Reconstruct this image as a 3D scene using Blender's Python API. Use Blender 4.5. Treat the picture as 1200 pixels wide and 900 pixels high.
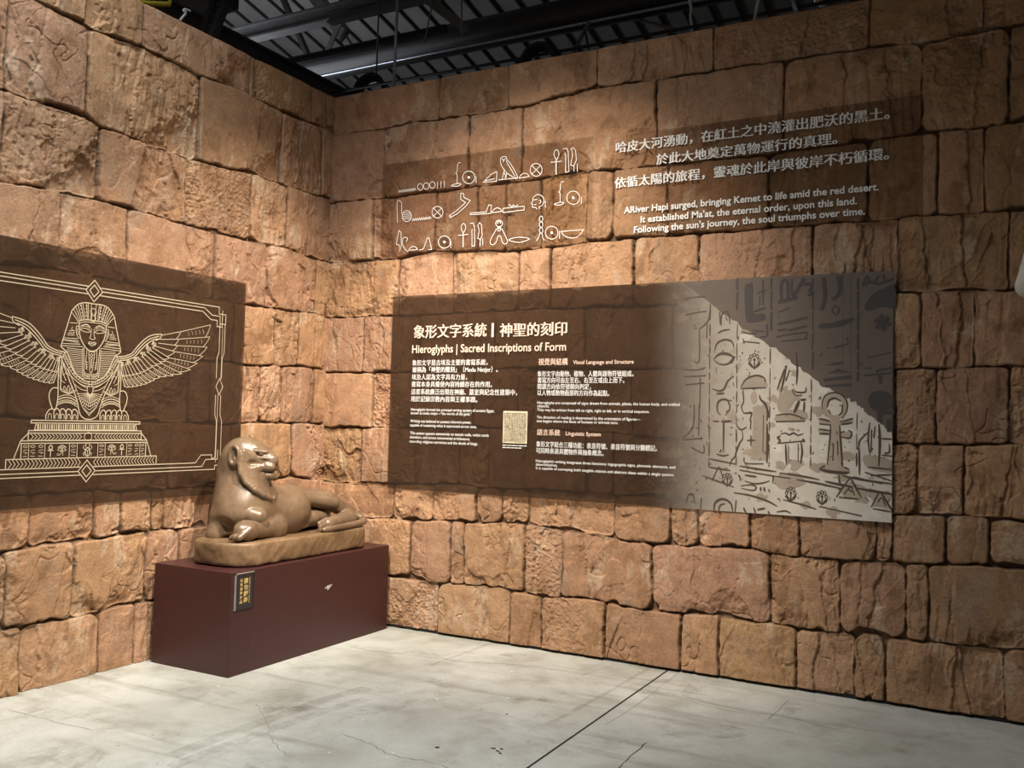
import bpy, math, random
import numpy as np
from mathutils import Matrix, Vector

for _o in list(bpy.data.objects):
    bpy.data.objects.remove(_o, do_unlink=True)
scene = bpy.context.scene
col = scene.collection

# ------------------------------------------------------------------ camera
CAM = np.array([4.63872863, -5.54168426, 1.51259538])
YAW, PITCH, ROLL, FPX = -4.96181267e-01, 4.09044626e-02, 2.48180580e-02, 1079.80584
_f = np.array([math.sin(YAW)*math.cos(PITCH), math.cos(YAW)*math.cos(PITCH), math.sin(PITCH)])
_r0 = np.array([math.cos(YAW), -math.sin(YAW), 0.0])
_u0 = np.cross(_r0, _f)
_r = math.cos(ROLL)*_r0 + math.sin(ROLL)*_u0
_u = -math.sin(ROLL)*_r0 + math.cos(ROLL)*_u0
cam_data = bpy.data.cameras.new('camera')
cam_data.sensor_fit = 'HORIZONTAL'
cam_data.sensor_width = 36.0
cam_data.lens = 36.0*FPX/1200.0
cam_data.clip_start = 0.05
cam_data.clip_end = 200
cam = bpy.data.objects.new('camera', cam_data)
col.objects.link(cam)
cam.matrix_world = Matrix(((_r[0], _u[0], -_f[0], CAM[0]), (_r[1], _u[1], -_f[1], CAM[1]),
                           (_r[2], _u[2], -_f[2], CAM[2]), (0, 0, 0, 1)))
scene.camera = cam

# ------------------------------------------------------------------ view, world, lights
scene.view_settings.view_transform = 'Standard'
scene.view_settings.look = 'None'
scene.view_settings.gamma = 1.0
scene.view_settings.use_curve_mapping = False
scene.view_settings.exposure = 0.0
world = bpy.data.worlds.new('world')
scene.world = world
world.use_nodes = True
world.node_tree.nodes['Background'].inputs[0].default_value = (1.0, 0.93, 0.84, 1)
world.node_tree.nodes['Background'].inputs[1].default_value = 0.075

def look_at(o, target):
    d = Vector(target) - o.location
    o.rotation_euler = d.to_track_quat('-Z', 'Y').to_euler()

def spot(name, loc, target, watts, angle, blend, color, size=0.08):
    l = bpy.data.lights.new(name, 'SPOT')
    l.energy = watts; l.spot_size = math.radians(angle); l.spot_blend = blend
    l.color = color; l.shadow_soft_size = size
    o = bpy.data.objects.new(name, l); col.objects.link(o)
    o.location = loc; look_at(o, target)
    return o

def area(name, loc, target, watts, sx, sy, color):
    l = bpy.data.lights.new(name, 'AREA')
    l.energy = watts; l.shape = 'RECTANGLE'; l.size = sx; l.size_y = sy; l.color = color
    o = bpy.data.objects.new(name, l); col.objects.link(o)
    o.location = loc; look_at(o, target)
    return o

WARM = (1.0, 0.87, 0.72)
spot('spot_lamp_inscription', (2.0, -3.7, 5.4), (1.75, 0.0, 1.60), 1750, 48, 1.0, WARM, 0.05)
spot('spot_lamp_corner', (3.6, -1.9, 5.4), (0.0, -0.75, 1.30), 1750, 42, 1.0, WARM, 0.05)
spot('spot_lamp_sphinx', (3.6, -3.7, 5.4), (0.0, -2.2, 0.70), 1400, 40, 1.0, WARM, 0.05)
_hl = area('house_lamp_floor', (1.5, -3.2, 6.0), (1.3, -2.7, 0.0), 125, 2.0, 1.6, (0.95, 0.99, 1.0))
_hl.data.spread = math.radians(105)
area('roof_fill_light', (-3.0, 1.0, 4.3), (-2.5, 2.5, 7.0), 75, 1.5, 1.5, (0.90, 0.94, 1.0))  # added fill light, no lamp seen there; brightens the deck at the left

# ------------------------------------------------------------------ pixel -> place on a known surface (1200x900 frame)
def ray(x, y):
    return _f*FPX + _r*(x-600.0) - _u*(y-450.0)
def onR(x, y, Y=0.0):
    d = ray(x, y); return CAM + d*((Y-CAM[1])/d[1])
def onL(x, y, X=0.0):
    d = ray(x, y); return CAM + d*((X-CAM[0])/d[0])
def onF(x, y, Z=0.0):
    d = ray(x, y); return CAM + d*((Z-CAM[2])/d[2])

# ------------------------------------------------------------------ materials
def new_mat(name):
    m = bpy.data.materials.new(name); m.use_nodes = True
    nt = m.node_tree
    return m, nt, nt.nodes['Principled BSDF']
def N(nt, t, **kw):
    n = nt.nodes.new(t)
    for k, v in kw.items(): setattr(n, k, v)
    return n
def noise(nt, scale, detail=4.0, rough=0.55, vec=None, dist=0.0):
    n = N(nt, 'ShaderNodeTexNoise')
    n.inputs['Scale'].default_value = scale; n.inputs['Detail'].default_value = detail
    n.inputs['Roughness'].default_value = rough; n.inputs['Distortion'].default_value = dist
    if vec is not None: nt.links.new(vec, n.inputs['Vector'])
    return n
def ramp(nt, fac, stops):
    r = N(nt, 'ShaderNodeValToRGB')
    el = r.color_ramp.elements
    while len(el) < len(stops): el.new(0.5)
    for e, (p, c) in zip(el, stops):
        e.position = p; e.color = (c[0], c[1], c[2], 1) if len(c) == 3 else c
    nt.links.new(fac, r.inputs[0])
    return r
def mixc(nt, a, b, fac, blend='MIX'):
    m = N(nt, 'ShaderNodeMix', data_type='RGBA', blend_type=blend)
    for s, v in ((0, fac), (6, a), (7, b)):
        if hasattr(v, 'is_linked') or isinstance(v, bpy.types.NodeSocket): nt.links.new(v, m.inputs[s])
        elif s == 0: m.inputs[0].default_value = v
        else: m.inputs[s].default_value = (v[0], v[1], v[2], 1)
    return m.outputs[2]
def bump(nt, bsdf, height, strength, dist):
    b = N(nt, 'ShaderNodeBump'); b.inputs['Strength'].default_value = strength
    b.inputs['Distance'].default_value = dist
    nt.links.new(height, b.inputs['Height']); nt.links.new(b.outputs[0], bsdf.inputs['Normal'])
    return b
def plain(name, c, rough=0.5, metal=0.0, var=0.12, scale=25.0):
    m, nt, b = new_mat(name)
    tc = N(nt, 'ShaderNodeTexCoord')
    n = noise(nt, scale, 5, 0.6, tc.outputs['Object'])
    d = [max(0.0, v*(1-var)) for v in c]; l = [min(1.0, v*(1+var)) for v in c]
    r = ramp(nt, n.outputs[0], [(0.3, d), (0.7, l)])
    nt.links.new(r.outputs[0], b.inputs['Base Color'])
    b.inputs['Roughness'].default_value = rough; b.inputs['Metallic'].default_value = metal
    return m

# painted stone blocks: colour of each block is in the mesh, the grain is procedural
def stone_mat():
    m, nt, b = new_mat('stone_blocks')
    at = N(nt, 'ShaderNodeAttribute', attribute_name='stone_tint')
    geo = N(nt, 'ShaderNodeNewGeometry')
    n1 = noise(nt, 9.0, 8, 0.65, geo.outputs['Position'])
    n2 = noise(nt, 70.0, 6, 0.7, geo.outputs['Position'])
    r1 = ramp(nt, n1.outputs[0], [(0.25, (0.66, 0.63, 0.60)), (0.55, (1, 1, 1)), (0.8, (1.22, 1.2, 1.16))])
    r2 = ramp(nt, n2.outputs[0], [(0.25, (0.72, 0.72, 0.72)), (0.75, (1.2, 1.2, 1.2))])
    c = mixc(nt, at.outputs['Color'], r1.outputs[0], 1.0, 'MULTIPLY')
    c = mixc(nt, c, r2.outputs[0], 1.0, 'MULTIPLY')
    nt.links.new(c, b.inputs['Base Color'])
    b.inputs['Roughness'].default_value = 0.72
    b.inputs['Specular IOR Level'].default_value = 0.3
    n3 = noise(nt, 45.0, 7, 0.72, geo.outputs['Position'])
    n4 = noise(nt, 190.0, 4, 0.7, geo.outputs['Position'])
    ad = N(nt, 'ShaderNodeMath', operation='MULTIPLY_ADD')
    ad.inputs[1].default_value = 0.35
    nt.links.new(n4.outputs[0], ad.inputs[0]); nt.links.new(n3.outputs[0], ad.inputs[2])
    bump(nt, b, ad.outputs[0], 0.75, 0.010)
    return m
M_STONE = stone_mat()

def floor_mat():
    m, nt, b = new_mat('polished_concrete')
    geo = N(nt, 'ShaderNodeNewGeometry')
    n1 = noise(nt, 0.9, 7, 0.6, geo.outputs['Position'], 0.6)
    n2 = noise(nt, 4.0, 8, 0.65, geo.outputs['Position'], 0.3)
    n3 = noise(nt, 60.0, 4, 0.6, geo.outputs['Position'])
    mp = N(nt, 'ShaderNodeMapping'); mp.inputs['Rotation'].default_value = (0, 0, math.radians(38))
    mp.inputs['Scale'].default_value = (0.5, 5.0, 1)
    nt.links.new(geo.outputs['Position'], mp.inputs['Vector'])
    n4 = noise(nt, 1.2, 6, 0.6, mp.outputs[0], 0.2)
    r1 = ramp(nt, n1.outputs[0], [(0.30, (0.32, 0.315, 0.265)), (0.5, (0.47, 0.475, 0.425)), (0.70, (0.60, 0.605, 0.555))])
    r2 = ramp(nt, n2.outputs[0], [(0.25, (0.70, 0.69, 0.66)), (0.5, (1, 1, 1)), (0.8, (1.12, 1.12, 1.12))])
    r3 = ramp(nt, n3.outputs[0], [(0.3, (0.93, 0.93, 0.93)), (0.7, (1.05, 1.05, 1.05))])
    r4 = ramp(nt, n4.outputs[0], [(0.30, (0.62, 0.60, 0.56)), (0.46, (1, 1, 1))])
    c = mixc(nt, r1.outputs[0], r2.outputs[0], 1.0, 'MULTIPLY')
    c = mixc(nt, c, r3.outputs[0], 1.0, 'MULTIPLY')
    c = mixc(nt, c, r4.outputs[0], 0.8, 'MULTIPLY')
    n5 = noise(nt, 2.6, 9, 0.7, geo.outputs['Position'], 0.4)
    r5 = ramp(nt, n5.outputs[0], [(0.32, (0.60, 0.585, 0.54)), (0.43, (1, 1, 1))])
    c = mixc(nt, c, r5.outputs[0], 0.85, 'MULTIPLY')
    nt.links.new(c, b.inputs['Base Color'])
    rr = N(nt, 'ShaderNodeMapRange'); rr.inputs['To Min'].default_value = 0.34; rr.inputs['To Max'].default_value = 0.6
    nt.links.new(n2.outputs[0], rr.inputs['Value']); nt.links.new(rr.outputs[0], b.inputs['Roughness'])
    bump(nt, b, n2.outputs[0], 0.15, 0.004)
    return m
M_FLOOR = floor_mat()
M_CRACK = plain('floor_crack', (0.27, 0.265, 0.235), 0.8)
M_JOINT = plain('floor_saw_joint', (0.02, 0.019, 0.017), 0.9)
M_SPECK = plain('floor_white_fleck', (0.75, 0.75, 0.72), 0.6)
def tyre_mat():
    m, nt, b = new_mat('tyre_mark')
    geo = N(nt, 'ShaderNodeNewGeometry'); n = noise(nt, 9.0, 6, 0.7, geo.outputs['Position'])
    r = ramp(nt, n.outputs[0], [(0.35, (0, 0, 0)), (0.75, (0.28, 0.28, 0.28))])
    nt.links.new(r.outputs[0], b.inputs['Alpha']); b.inputs['Base Color'].default_value = (0.22, 0.205, 0.165, 1); b.inputs['Roughness'].default_value = 0.6
    return m
M_TYRE = tyre_mat()
M_BLACK = plain('black_paint', (0.006, 0.006, 0.006), 0.8)

# smoked acrylic: tints what is behind it; fade = (axis, from, to) lets the tint run out along the wall
def film_mat(name, tint, veil, veil_amount, fade=None, gloss=0.04):
    m, nt, b = new_mat(name)
    nt.nodes.remove(b)
    out = nt.nodes['Material Output']
    tr = N(nt, 'ShaderNodeBsdfTransparent'); tr.inputs[0].default_value = (*tint, 1)
    df = N(nt, 'ShaderNodeBsdfDiffuse'); df.inputs[0].default_value = (*veil, 1)
    mx = N(nt, 'ShaderNodeMixShader'); mx.inputs[0].default_value = veil_amount
    nt.links.new(tr.outputs[0], mx.inputs[1]); nt.links.new(df.outputs[0], mx.inputs[2])
    gl = N(nt, 'ShaderNodeBsdfGlossy'); gl.inputs[0].default_value = (1, 1, 1, 1); gl.inputs[1].default_value = 0.25
    mg = N(nt, 'ShaderNodeMixShader'); mg.inputs[0].default_value = gloss
    nt.links.new(mx.outputs[0], mg.inputs[1]); nt.links.new(gl.outputs[0], mg.inputs[2])
    last = mg.outputs[0]
    if fade:
        geo = N(nt, 'ShaderNodeNewGeometry'); sp = N(nt, 'ShaderNodeSeparateXYZ')
        nt.links.new(geo.outputs['Position'], sp.inputs[0])
        mr = N(nt, 'ShaderNodeMapRange', interpolation_type='SMOOTHSTEP')
        mr.inputs['From Min'].default_value = fade[1]; mr.inputs['From Max'].default_value = fade[2]
        nt.links.new(sp.outputs['XYZ'.index(fade[0])], mr.inputs['Value'])
        clear = N(nt, 'ShaderNodeBsdfTransparent')
        mf = N(nt, 'ShaderNodeMixShader')
        nt.links.new(mr.outputs[0], mf.inputs[0]); nt.links.new(clear.outputs[0], mf.inputs[1]); nt.links.new(last, mf.inputs[2])
        last = mf.outputs[0]
    nt.links.new(last, out.inputs[0])
    return m
# ink: printed colour; fade as above
def ink_mat(name, c, fade=None, rough=0.6, var=0.08, maxa=1.0):
    m = plain(name, c, rough, 0, var, 14.0)
    if fade:
        nt = m.node_tree; b = nt.nodes['Principled BSDF']; out = nt.nodes['Material Output']
        geo = N(nt, 'ShaderNodeNewGeometry'); sp = N(nt, 'ShaderNodeSeparateXYZ')
        nt.links.new(geo.outputs['Position'], sp.inputs[0])
        mr = N(nt, 'ShaderNodeMapRange', interpolation_type='SMOOTHSTEP')
        mr.inputs['From Min'].default_value = fade[1]; mr.inputs['From Max'].default_value = fade[2]
        mr.inputs['To Max'].default_value = maxa
        nt.links.new(sp.outputs['XYZ'.index(fade[0])], mr.inputs['Value'])
        nt.links.new(mr.outputs[0], b.inputs['Alpha'])
    return m

# ------------------------------------------------------------------ object helpers
def tag(o, label=None, cat=None, group=None, kind=None):
    if label: o['label'] = label
    if cat: o['category'] = cat
    if group: o['group'] = group
    if kind: o['kind'] = kind
    return o
def empty(name, loc, label, cat, group=None):
    o = bpy.data.objects.new(name, None); col.objects.link(o)
    o.location = loc; o.empty_display_size = 0.1
    return tag(o, label, cat, group)
def link_mesh(name, verts, faces, mats, parent=None, smooth=False, mat_idx=None):
    me = bpy.data.meshes.new(name)
    me.from_pydata([tuple(map(float, v)) for v in verts], [], [tuple(map(int, f)) for f in faces])
    for mt in (mats if isinstance(mats, (list, tuple)) else [mats]): me.materials.append(mt)
    if mat_idx is not None: me.polygons.foreach_set('material_index', mat_idx)
    if smooth: me.polygons.foreach_set('use_smooth', [True]*len(me.polygons))
    me.update()
    o = bpy.data.objects.new(name, me); col.objects.link(o)
    if parent is not None:
        o.parent = parent
        o.matrix_parent_inverse = Matrix.Translation(parent.location).inverted()
    return o
def grid_mesh(name, V, nx, ny, mat, smooth=True):
    """V: (nx*ny,3) row-major with x fastest"""
    me = bpy.data.meshes.new(name)
    i = np.arange(nx-1)[None, :] + (np.arange(ny-1)*nx)[:, None]
    q = np.stack([i, i+1, i+1+nx, i+nx], -1).reshape(-1, 4)
    return me, q
def mesh_np(name, V, Q, mat, parent=None, smooth=True, k=4):
    me = bpy.data.meshes.new(name)
    V = np.asarray(V, np.float32); Q = np.asarray(Q, np.int32)
    me.vertices.add(len(V)); me.vertices.foreach_set('co', V.ravel())
    me.loops.add(len(Q)*k); me.loops.foreach_set('vertex_index', Q.ravel())
    me.polygons.add(len(Q)); me.polygons.foreach_set('loop_start', np.arange(len(Q), dtype=np.int32)*k)
    me.update(calc_edges=True)
    me.materials.append(mat)
    me.polygons.foreach_set('use_smooth', np.full(len(Q), smooth))
    me.update()
    o = bpy.data.objects.new(name, me); col.objects.link(o)
    if parent is not None:
        o.parent = parent
        o.matrix_parent_inverse = Matrix.Translation(parent.location).inverted()
    return o

class MB:
    """collects boxes, bars, tubes and discs and links them as one mesh"""
    def __init__(s): s.v = []; s.f = []; s.mi = []
    def add(s, v, f, mi=0):
        n = len(s.v); s.v += [tuple(map(float, p)) for p in v]
        s.f += [tuple(i+n for i in q) for q in f]; s.mi += [mi]*len(f)
        return s
    def box(s, a, b, mi=0, bev=0.0):
        (x0, y0, z0), (x1, y1, z1) = a, b
        if bev <= 0:
            v = [(x0,y0,z0),(x1,y0,z0),(x1,y1,z0),(x0,y1,z0),(x0,y0,z1),(x1,y0,z1),(x1,y1,z1),(x0,y1,z1)]
            return s.add(v, [(3,2,1,0),(4,5,6,7),(0,1,5,4),(1,2,6,5),(2,3,7,6),(3,0,4,7)], mi)
        e = bev; v = []; f = []
        for z, i in ((z0, e), (z0+e, 0), (z1-e, 0), (z1, e)):
            c = e if i == 0 else e*2
            v += [(x0+c,y0+i,z),(x1-c,y0+i,z),(x1-i,y0+c,z),(x1-i,y1-c,z),(x1-c,y1-i,z),(x0+c,y1-i,z),(x0+i,y1-c,z),(x0+i,y0+c,z)]
        for k in range(3):
            for j in range(8): f.append((k*8+j, k*8+(j+1)%8, (k+1)*8+(j+1)%8, (k+1)*8+j))
        f += [tuple(range(7,-1,-1)), tuple(range(24,32))]
        return s.add(v, f, mi)
    def bar(s, A, B, w, h, mi=0, up=(0,0,1)):
        A = Vector(A); B = Vector(B); d = (B-A).normalized(); up = Vector(up)
        if abs(d.dot(up)) > 0.98: up = Vector((1,0,0))
        sd = d.cross(up).normalized(); u = sd.cross(d)
        v = []
        for p in (A, B):
            for a, b in ((-1,-1),(1,-1),(1,1),(-1,1)): v.append(p+sd*a*w/2+u*b*h/2)
        return s.add(v, [(0,1,2,3),(7,6,5,4),(0,4,5,1),(1,5,6,2),(2,6,7,3),(3,7,4,0)], mi)
    def ibeam(s, A, B, w, h, t=0.014, mi=0):
        A = Vector(A); B = Vector(B); d = (B-A).normalized()
        up = Vector((0,0,1)); sd = d.cross(up).normalized(); u = sd.cross(d)
        s.bar(A+u*(h/2-t/2), B+u*(h/2-t/2), w, t, mi); s.bar(A-u*(h/2-t/2), B-u*(h/2-t/2), w, t, mi)
        return s.bar(A, B, t, h-2*t, mi)
    def angle(s, A, B, w, t=0.01, mi=0):
        A = Vector(A); B = Vector(B); d = (B-A).normalized()
        up = Vector((0,0,1)) if abs(d.z) < 0.95 else Vector((1,0,0))
        sd = d.cross(up).normalized(); u = sd.cross(d)
        s.bar(A+u*w/2, B+u*w/2, w, t, mi, u); return s.bar(A-sd*w/2, B-sd*w/2, t, w, mi, u)
    def tube(s, pts, r, n=10, mi=0, closed=False):
        P = [Vector(p) for p in pts]; rs = r if isinstance(r, (list, tuple)) else [r]*len(P)
        v = []; f = []; ref = Vector((0.13, 0.31, 0.94))
        for i, p in enumerate(P):
            a = P[i-1] if (i > 0 or closed) else P[i]
            b = P[(i+1) % len(P)] if (i < len(P)-1 or closed) else P[i]
            d = (b-a).normalized(); x = d.cross(ref)
            x = x.normalized() if x.length > 1e-4 else Vector((1,0,0)); y = d.cross(x)
            for k in range(n):
                t = 2*math.pi*k/n; v.append(p+(x*math.cos(t)+y*math.sin(t))*rs[i])
        m = len(P)
        for i in range(m if closed else m-1):
            for k in range(n):
                f.append((i*n+k, i*n+(k+1)%n, ((i+1)%m)*n+(k+1)%n, ((i+1)%m)*n+k))
        if not closed: f += [tuple(range(n-1,-1,-1)), tuple((m-1)*n+k for k in range(n))]
        return s.add(v, f, mi)
    def build(s, name, mats, parent=None, smooth=False):
        return link_mesh(name, s.v, s.f, mats, parent, smooth, s.mi)

def catmull(pts, k=5, closed=False):
    P = [np.array(p, float) for p in pts]; n = len(P); out = []
    for i in range(n if closed else n-1):
        p0 = P[(i-1) % n] if (closed or i > 0) else P[i]
        p1 = P[i]; p2 = P[(i+1) % n]
        p3 = P[(i+2) % n] if (closed or i+2 < n) else p2
        for j in range(k):
            t = j/k
            out.append(0.5*((2*p1)+(p2-p0)*t+(2*p0-5*p1+4*p2-p3)*t*t+(3*p1-p0-3*p2+p3)*t**3))
    if not closed: out.append(P[-1])
    return out

class Ink:
    """flat line art on a wall: strokes (ribbons) and filled shapes, in wall coordinates (u, z)"""
    def __init__(s, to_world): s.v = []; s.f = []; s.mi = []; s.tw = to_world; s.n = 0
    def stroke(s, pts, w, closed=False, mi=0, taper=False):
        P = [np.array(p, float) for p in pts]
        Q = [P[0]]
        for p in P[1:]:
            if np.linalg.norm(p-Q[-1]) > 1e-5: Q.append(p)
        if closed and len(Q) > 2 and np.linalg.norm(Q[0]-Q[-1]) < 1e-5: Q.pop()
        n = len(Q)
        if n < 2: return s
        b = len(s.v); s.n += 1; e = (s.n % 30)*1.5e-5        # ink layers lie on one another
        for i in range(n):
            a = Q[i-1] if (i > 0 or closed) else None
            c = Q[(i+1) % n] if (i < n-1 or closed) else None
            d1 = (Q[i]-a)/max(1e-9, np.linalg.norm(Q[i]-a)) if a is not None else None
            d2 = (c-Q[i])/max(1e-9, np.linalg.norm(c-Q[i])) if c is not None else None
            if d1 is None: d1 = d2
            if d2 is None: d2 = d1
            t = d1+d2; L = np.linalg.norm(t)
            t = d1 if L < 1e-6 else t/L
            nrm = np.array([-t[1], t[0]]); n1 = np.array([-d1[1], d1[0]])
            k = 1/max(0.5, float(nrm@n1))
            ww = w/2*k
            if taper: ww *= 0.35+0.65*math.sin(math.pi*(i+0.5)/n)
            s.v.append((*(Q[i]+nrm*ww), e)); s.v.append((*(Q[i]-nrm*ww), e))
        for i in range(n if closed else n-1):
            j = (i+1) % n
            s.f.append((b+2*i, b+2*i+1, b+2*j+1, b+2*j)); s.mi.append(mi)
        return s
    def curve(s, pts, w, closed=False, mi=0, k=5, taper=False):
        return s.stroke(catmull(pts, k, closed), w, closed, mi, taper)
    def fill(s, pts, mi=0):
        b = len(s.v); s.n += 1; s.v += [(p[0], p[1], (s.n % 30)*1.5e-5) for p in pts]
        s.f.append(tuple(range(b, b+len(pts)))); s.mi.append(mi); return s
    def build(s, name, mats, parent=None):
        o = link_mesh(name, [s.tw(*p) for p in s.v], s.f, mats, parent, False, s.mi)
        return o

# ------------------------------------------------------------------ numpy noise
def perlin(x, y, seed=0):
    x = np.asarray(x, np.float32); y = np.asarray(y, np.float32)
    rs = np.random.RandomState(seed); perm = rs.permutation(256).astype(np.int32)
    ang = rs.rand(256).astype(np.float32)*2*np.pi
    gx = np.cos(ang); gy = np.sin(ang)
    xi = np.floor(x).astype(np.int32); yi = np.floor(y).astype(np.int32)
    xf = x-xi; yf = y-yi
    u = xf*xf*xf*(xf*(xf*6-15)+10); v = yf*yf*yf*(yf*(yf*6-15)+10)
    def g(ix, iy, dx, dy):
        h = perm[(perm[ix & 255]+iy) & 255]
        return gx[h]*dx+gy[h]*dy
    n00 = g(xi, yi, xf, yf); n10 = g(xi+1, yi, xf-1, yf)
    n01 = g(xi, yi+1, xf, yf-1); n11 = g(xi+1, yi+1, xf-1, yf-1)
    a = n00+u*(n10-n00); b = n01+u*(n11-n01)
    return (a+v*(b-a))*1.5
def fbm(x, y, seed, o=4, gain=0.5):
    s = 0; a = 1.0
    for i in range(o):
        s = s+a*perlin(x*(2**i), y*(2**i), seed+i*7); a *= gain
    return s
def chips(x, y, seed=0, tilt=1.0):
    """broken facets: each cell is a small tilted plane with its own level, so the breaks between them stay crisp"""
    x = np.asarray(x, np.float32); y = np.asarray(y, np.float32)
    rs = np.random.RandomState(seed); perm = rs.permutation(256).astype(np.int32)
    R = rs.rand(5, 256).astype(np.float32)
    xi = np.floor(x).astype(np.int32); yi = np.floor(y).astype(np.int32)
    best = np.full(x.shape, 9.0, np.float32); out = np.zeros(x.shape, np.float32)
    for dx in (-1, 0, 1):
        for dy in (-1, 0, 1):
            h = perm[(perm[(xi+dx) & 255]+yi+dy) & 255]
            ox = xi+dx+R[0][h]-x; oy = yi+dy+R[1][h]-y
            d = ox*ox+oy*oy; m = d < best
            best = np.where(m, d, best)
            out = np.where(m, (R[2][h]-0.5)-tilt*((R[3][h]-0.5)*ox+(R[4][h]-0.5)*oy)*2, out)
    return out
def sstep(a, b, x):
    t = np.clip((x-a)/(b-a), 0, 1); return t*t*(3-2*t)
# ------------------------------------------------------------------ block courses: bed joints (u, z) from the top down, and the upright joints of each course
R_BED = [[(0.084, 3.703), (1.632, 3.69), (2.226, 3.737), (3.014, 3.724), (3.913, 3.719), (4.197, 3.693), (4.508, 3.709), (4.699, 3.707)], [(0.106, 3.168), (0.51, 3.163), (1.325, 3.171), (1.686, 3.164), (2.159, 3.19), (2.635, 3.171), (3.352, 3.153), (3.917, 3.171), (4.2, 3.175), (4.273, 3.184), (4.62, 3.186)], [(0.0, 2.705), (0.643, 2.697), (0.981, 2.726), (1.566, 2.687), (2.17, 2.715), (2.506, 2.708), (2.939, 2.713), (3.606, 2.713), (4.084, 2.713), (4.511, 2.71)], [(0.142, 2.276), (0.674, 2.272), (1.119, 2.269), (1.671, 2.28), (1.918, 2.277), (2.509, 2.266), (4.087, 2.289), (4.63, 2.278)], [(0.16, 1.852), (0.598, 1.847), (1.218, 1.866), (1.845, 1.878), (2.19, 1.873), (2.778, 1.869), (4.077, 1.857), (4.702, 1.877)], [(0.177, 1.43), (0.628, 1.448), (1.131, 1.457), (1.875, 1.467), (2.385, 1.456), (2.808, 1.428), (4.08, 1.443), (4.421, 1.454), (4.703, 1.455)], [(0.193, 1.025), (0.612, 1.034), (1.229, 1.064), (1.458, 1.05), (1.866, 1.067), (2.197, 1.058), (2.815, 1.052), (4.2, 1.059), (4.704, 1.063)], [(0.467, 0.768), (1.067, 0.799), (1.776, 0.822), (2.412, 0.777), (2.77, 0.78), (3.283, 0.783), (3.546, 0.771), (4.04, 0.779), (4.354, 0.794), (4.704, 0.806)], [(0.691, 0.358), (0.841, 0.367), (1.181, 0.372), (1.592, 0.375), (1.891, 0.362), (2.06, 0.369), (2.611, 0.362), (2.871, 0.366), (3.389, 0.368), (3.599, 0.355), (3.864, 0.366), (4.144, 0.36), (4.559, 0.367), (4.705, 0.378)]]
R_JOINT = [[0.974, 1.546, 2.217, 3.006, 3.921, 4.507, 4.867, 5.182, 5.597, 5.93], [0.499, 1.242, 1.673, 2.641, 3.444, 4.198, 4.631, 4.934, 5.351, 5.943], [0.408, 0.973, 1.332, 1.559, 1.83, 2.165, 2.353, 2.73, 3.355, 3.924, 4.279, 4.51, 5.062, 5.602, 5.957], [0.666, 1.133, 1.665, 1.912, 2.504, 2.937, 3.618, 4.085, 4.633, 5.095, 5.469, 5.808, 6.124], [0.354, 0.862, 1.254, 1.496, 2.173, 2.779, 3.265, 3.661, 3.986, 4.202, 4.468, 4.821, 5.416, 5.978], [0.457, 1.33, 1.682, 1.934, 2.51, 2.913, 3.271, 3.783, 4.069, 4.282, 4.635, 5.189, 5.741, 6.087], [0.371, 0.854, 1.231, 1.459, 2.204, 2.39, 2.811, 3.226, 3.67, 3.992, 4.19, 4.422, 4.807, 5.3, 5.829, 6.4], [0.678, 1.019, 1.383, 1.583, 1.787, 2.409, 2.779, 2.959, 3.277, 3.559, 3.977, 4.061, 4.34, 4.545, 5.124, 5.433, 5.919], [0.833, 1.181, 1.287, 1.77, 2.043, 2.668, 3.401, 3.784, 4.138, 4.25, 4.758, 5.21, 5.55, 5.991], [1.08, 1.664, 1.902, 2.36, 2.863, 3.102, 3.553, 3.871, 4.036, 4.615, 4.925, 5.523, 6.097]]
L_BED = [[(0.071, 3.734), (0.547, 3.712), (0.857, 3.73), (1.347, 3.71), (1.79, 3.73), (2.165, 3.703), (2.482, 3.728)], [(0.098, 3.199), (0.145, 3.191), (0.574, 3.198), (1.067, 3.171), (1.432, 3.155), (2.06, 3.161), (2.157, 3.187), (2.661, 3.177)], [(0.021, 2.714), (0.247, 2.716), (0.498, 2.735), (0.863, 2.717), (1.438, 2.72), (2.062, 2.737), (2.637, 2.701)], [(0.001, 2.281), (0.129, 2.292), (0.675, 2.278), (0.865, 2.273), (1.151, 2.277), (1.865, 2.286), (2.288, 2.286), (2.616, 2.266)], [(0.009, 1.878), (0.271, 1.881), (0.876, 1.86), (1.225, 1.853), (1.394, 1.847), (1.862, 1.875), (2.305, 1.891), (2.597, 1.879)], [(0.012, 1.459), (0.46, 1.466), (0.879, 1.45), (1.161, 1.447), (1.676, 1.453), (2.576, 1.465)], [(0.004, 1.034), (0.323, 1.073), (0.501, 1.056), (1.475, 1.034), (1.809, 1.036), (1.967, 1.055), (2.289, 1.058), (2.379, 1.054), (2.556, 1.051)], [(1.361, 0.774), (1.605, 0.786), (1.808, 0.78), (2.076, 0.781), (2.375, 0.77), (2.542, 0.775)], [(1.603, 0.361), (1.943, 0.352), (2.229, 0.358), (2.522, 0.361)]]
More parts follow.
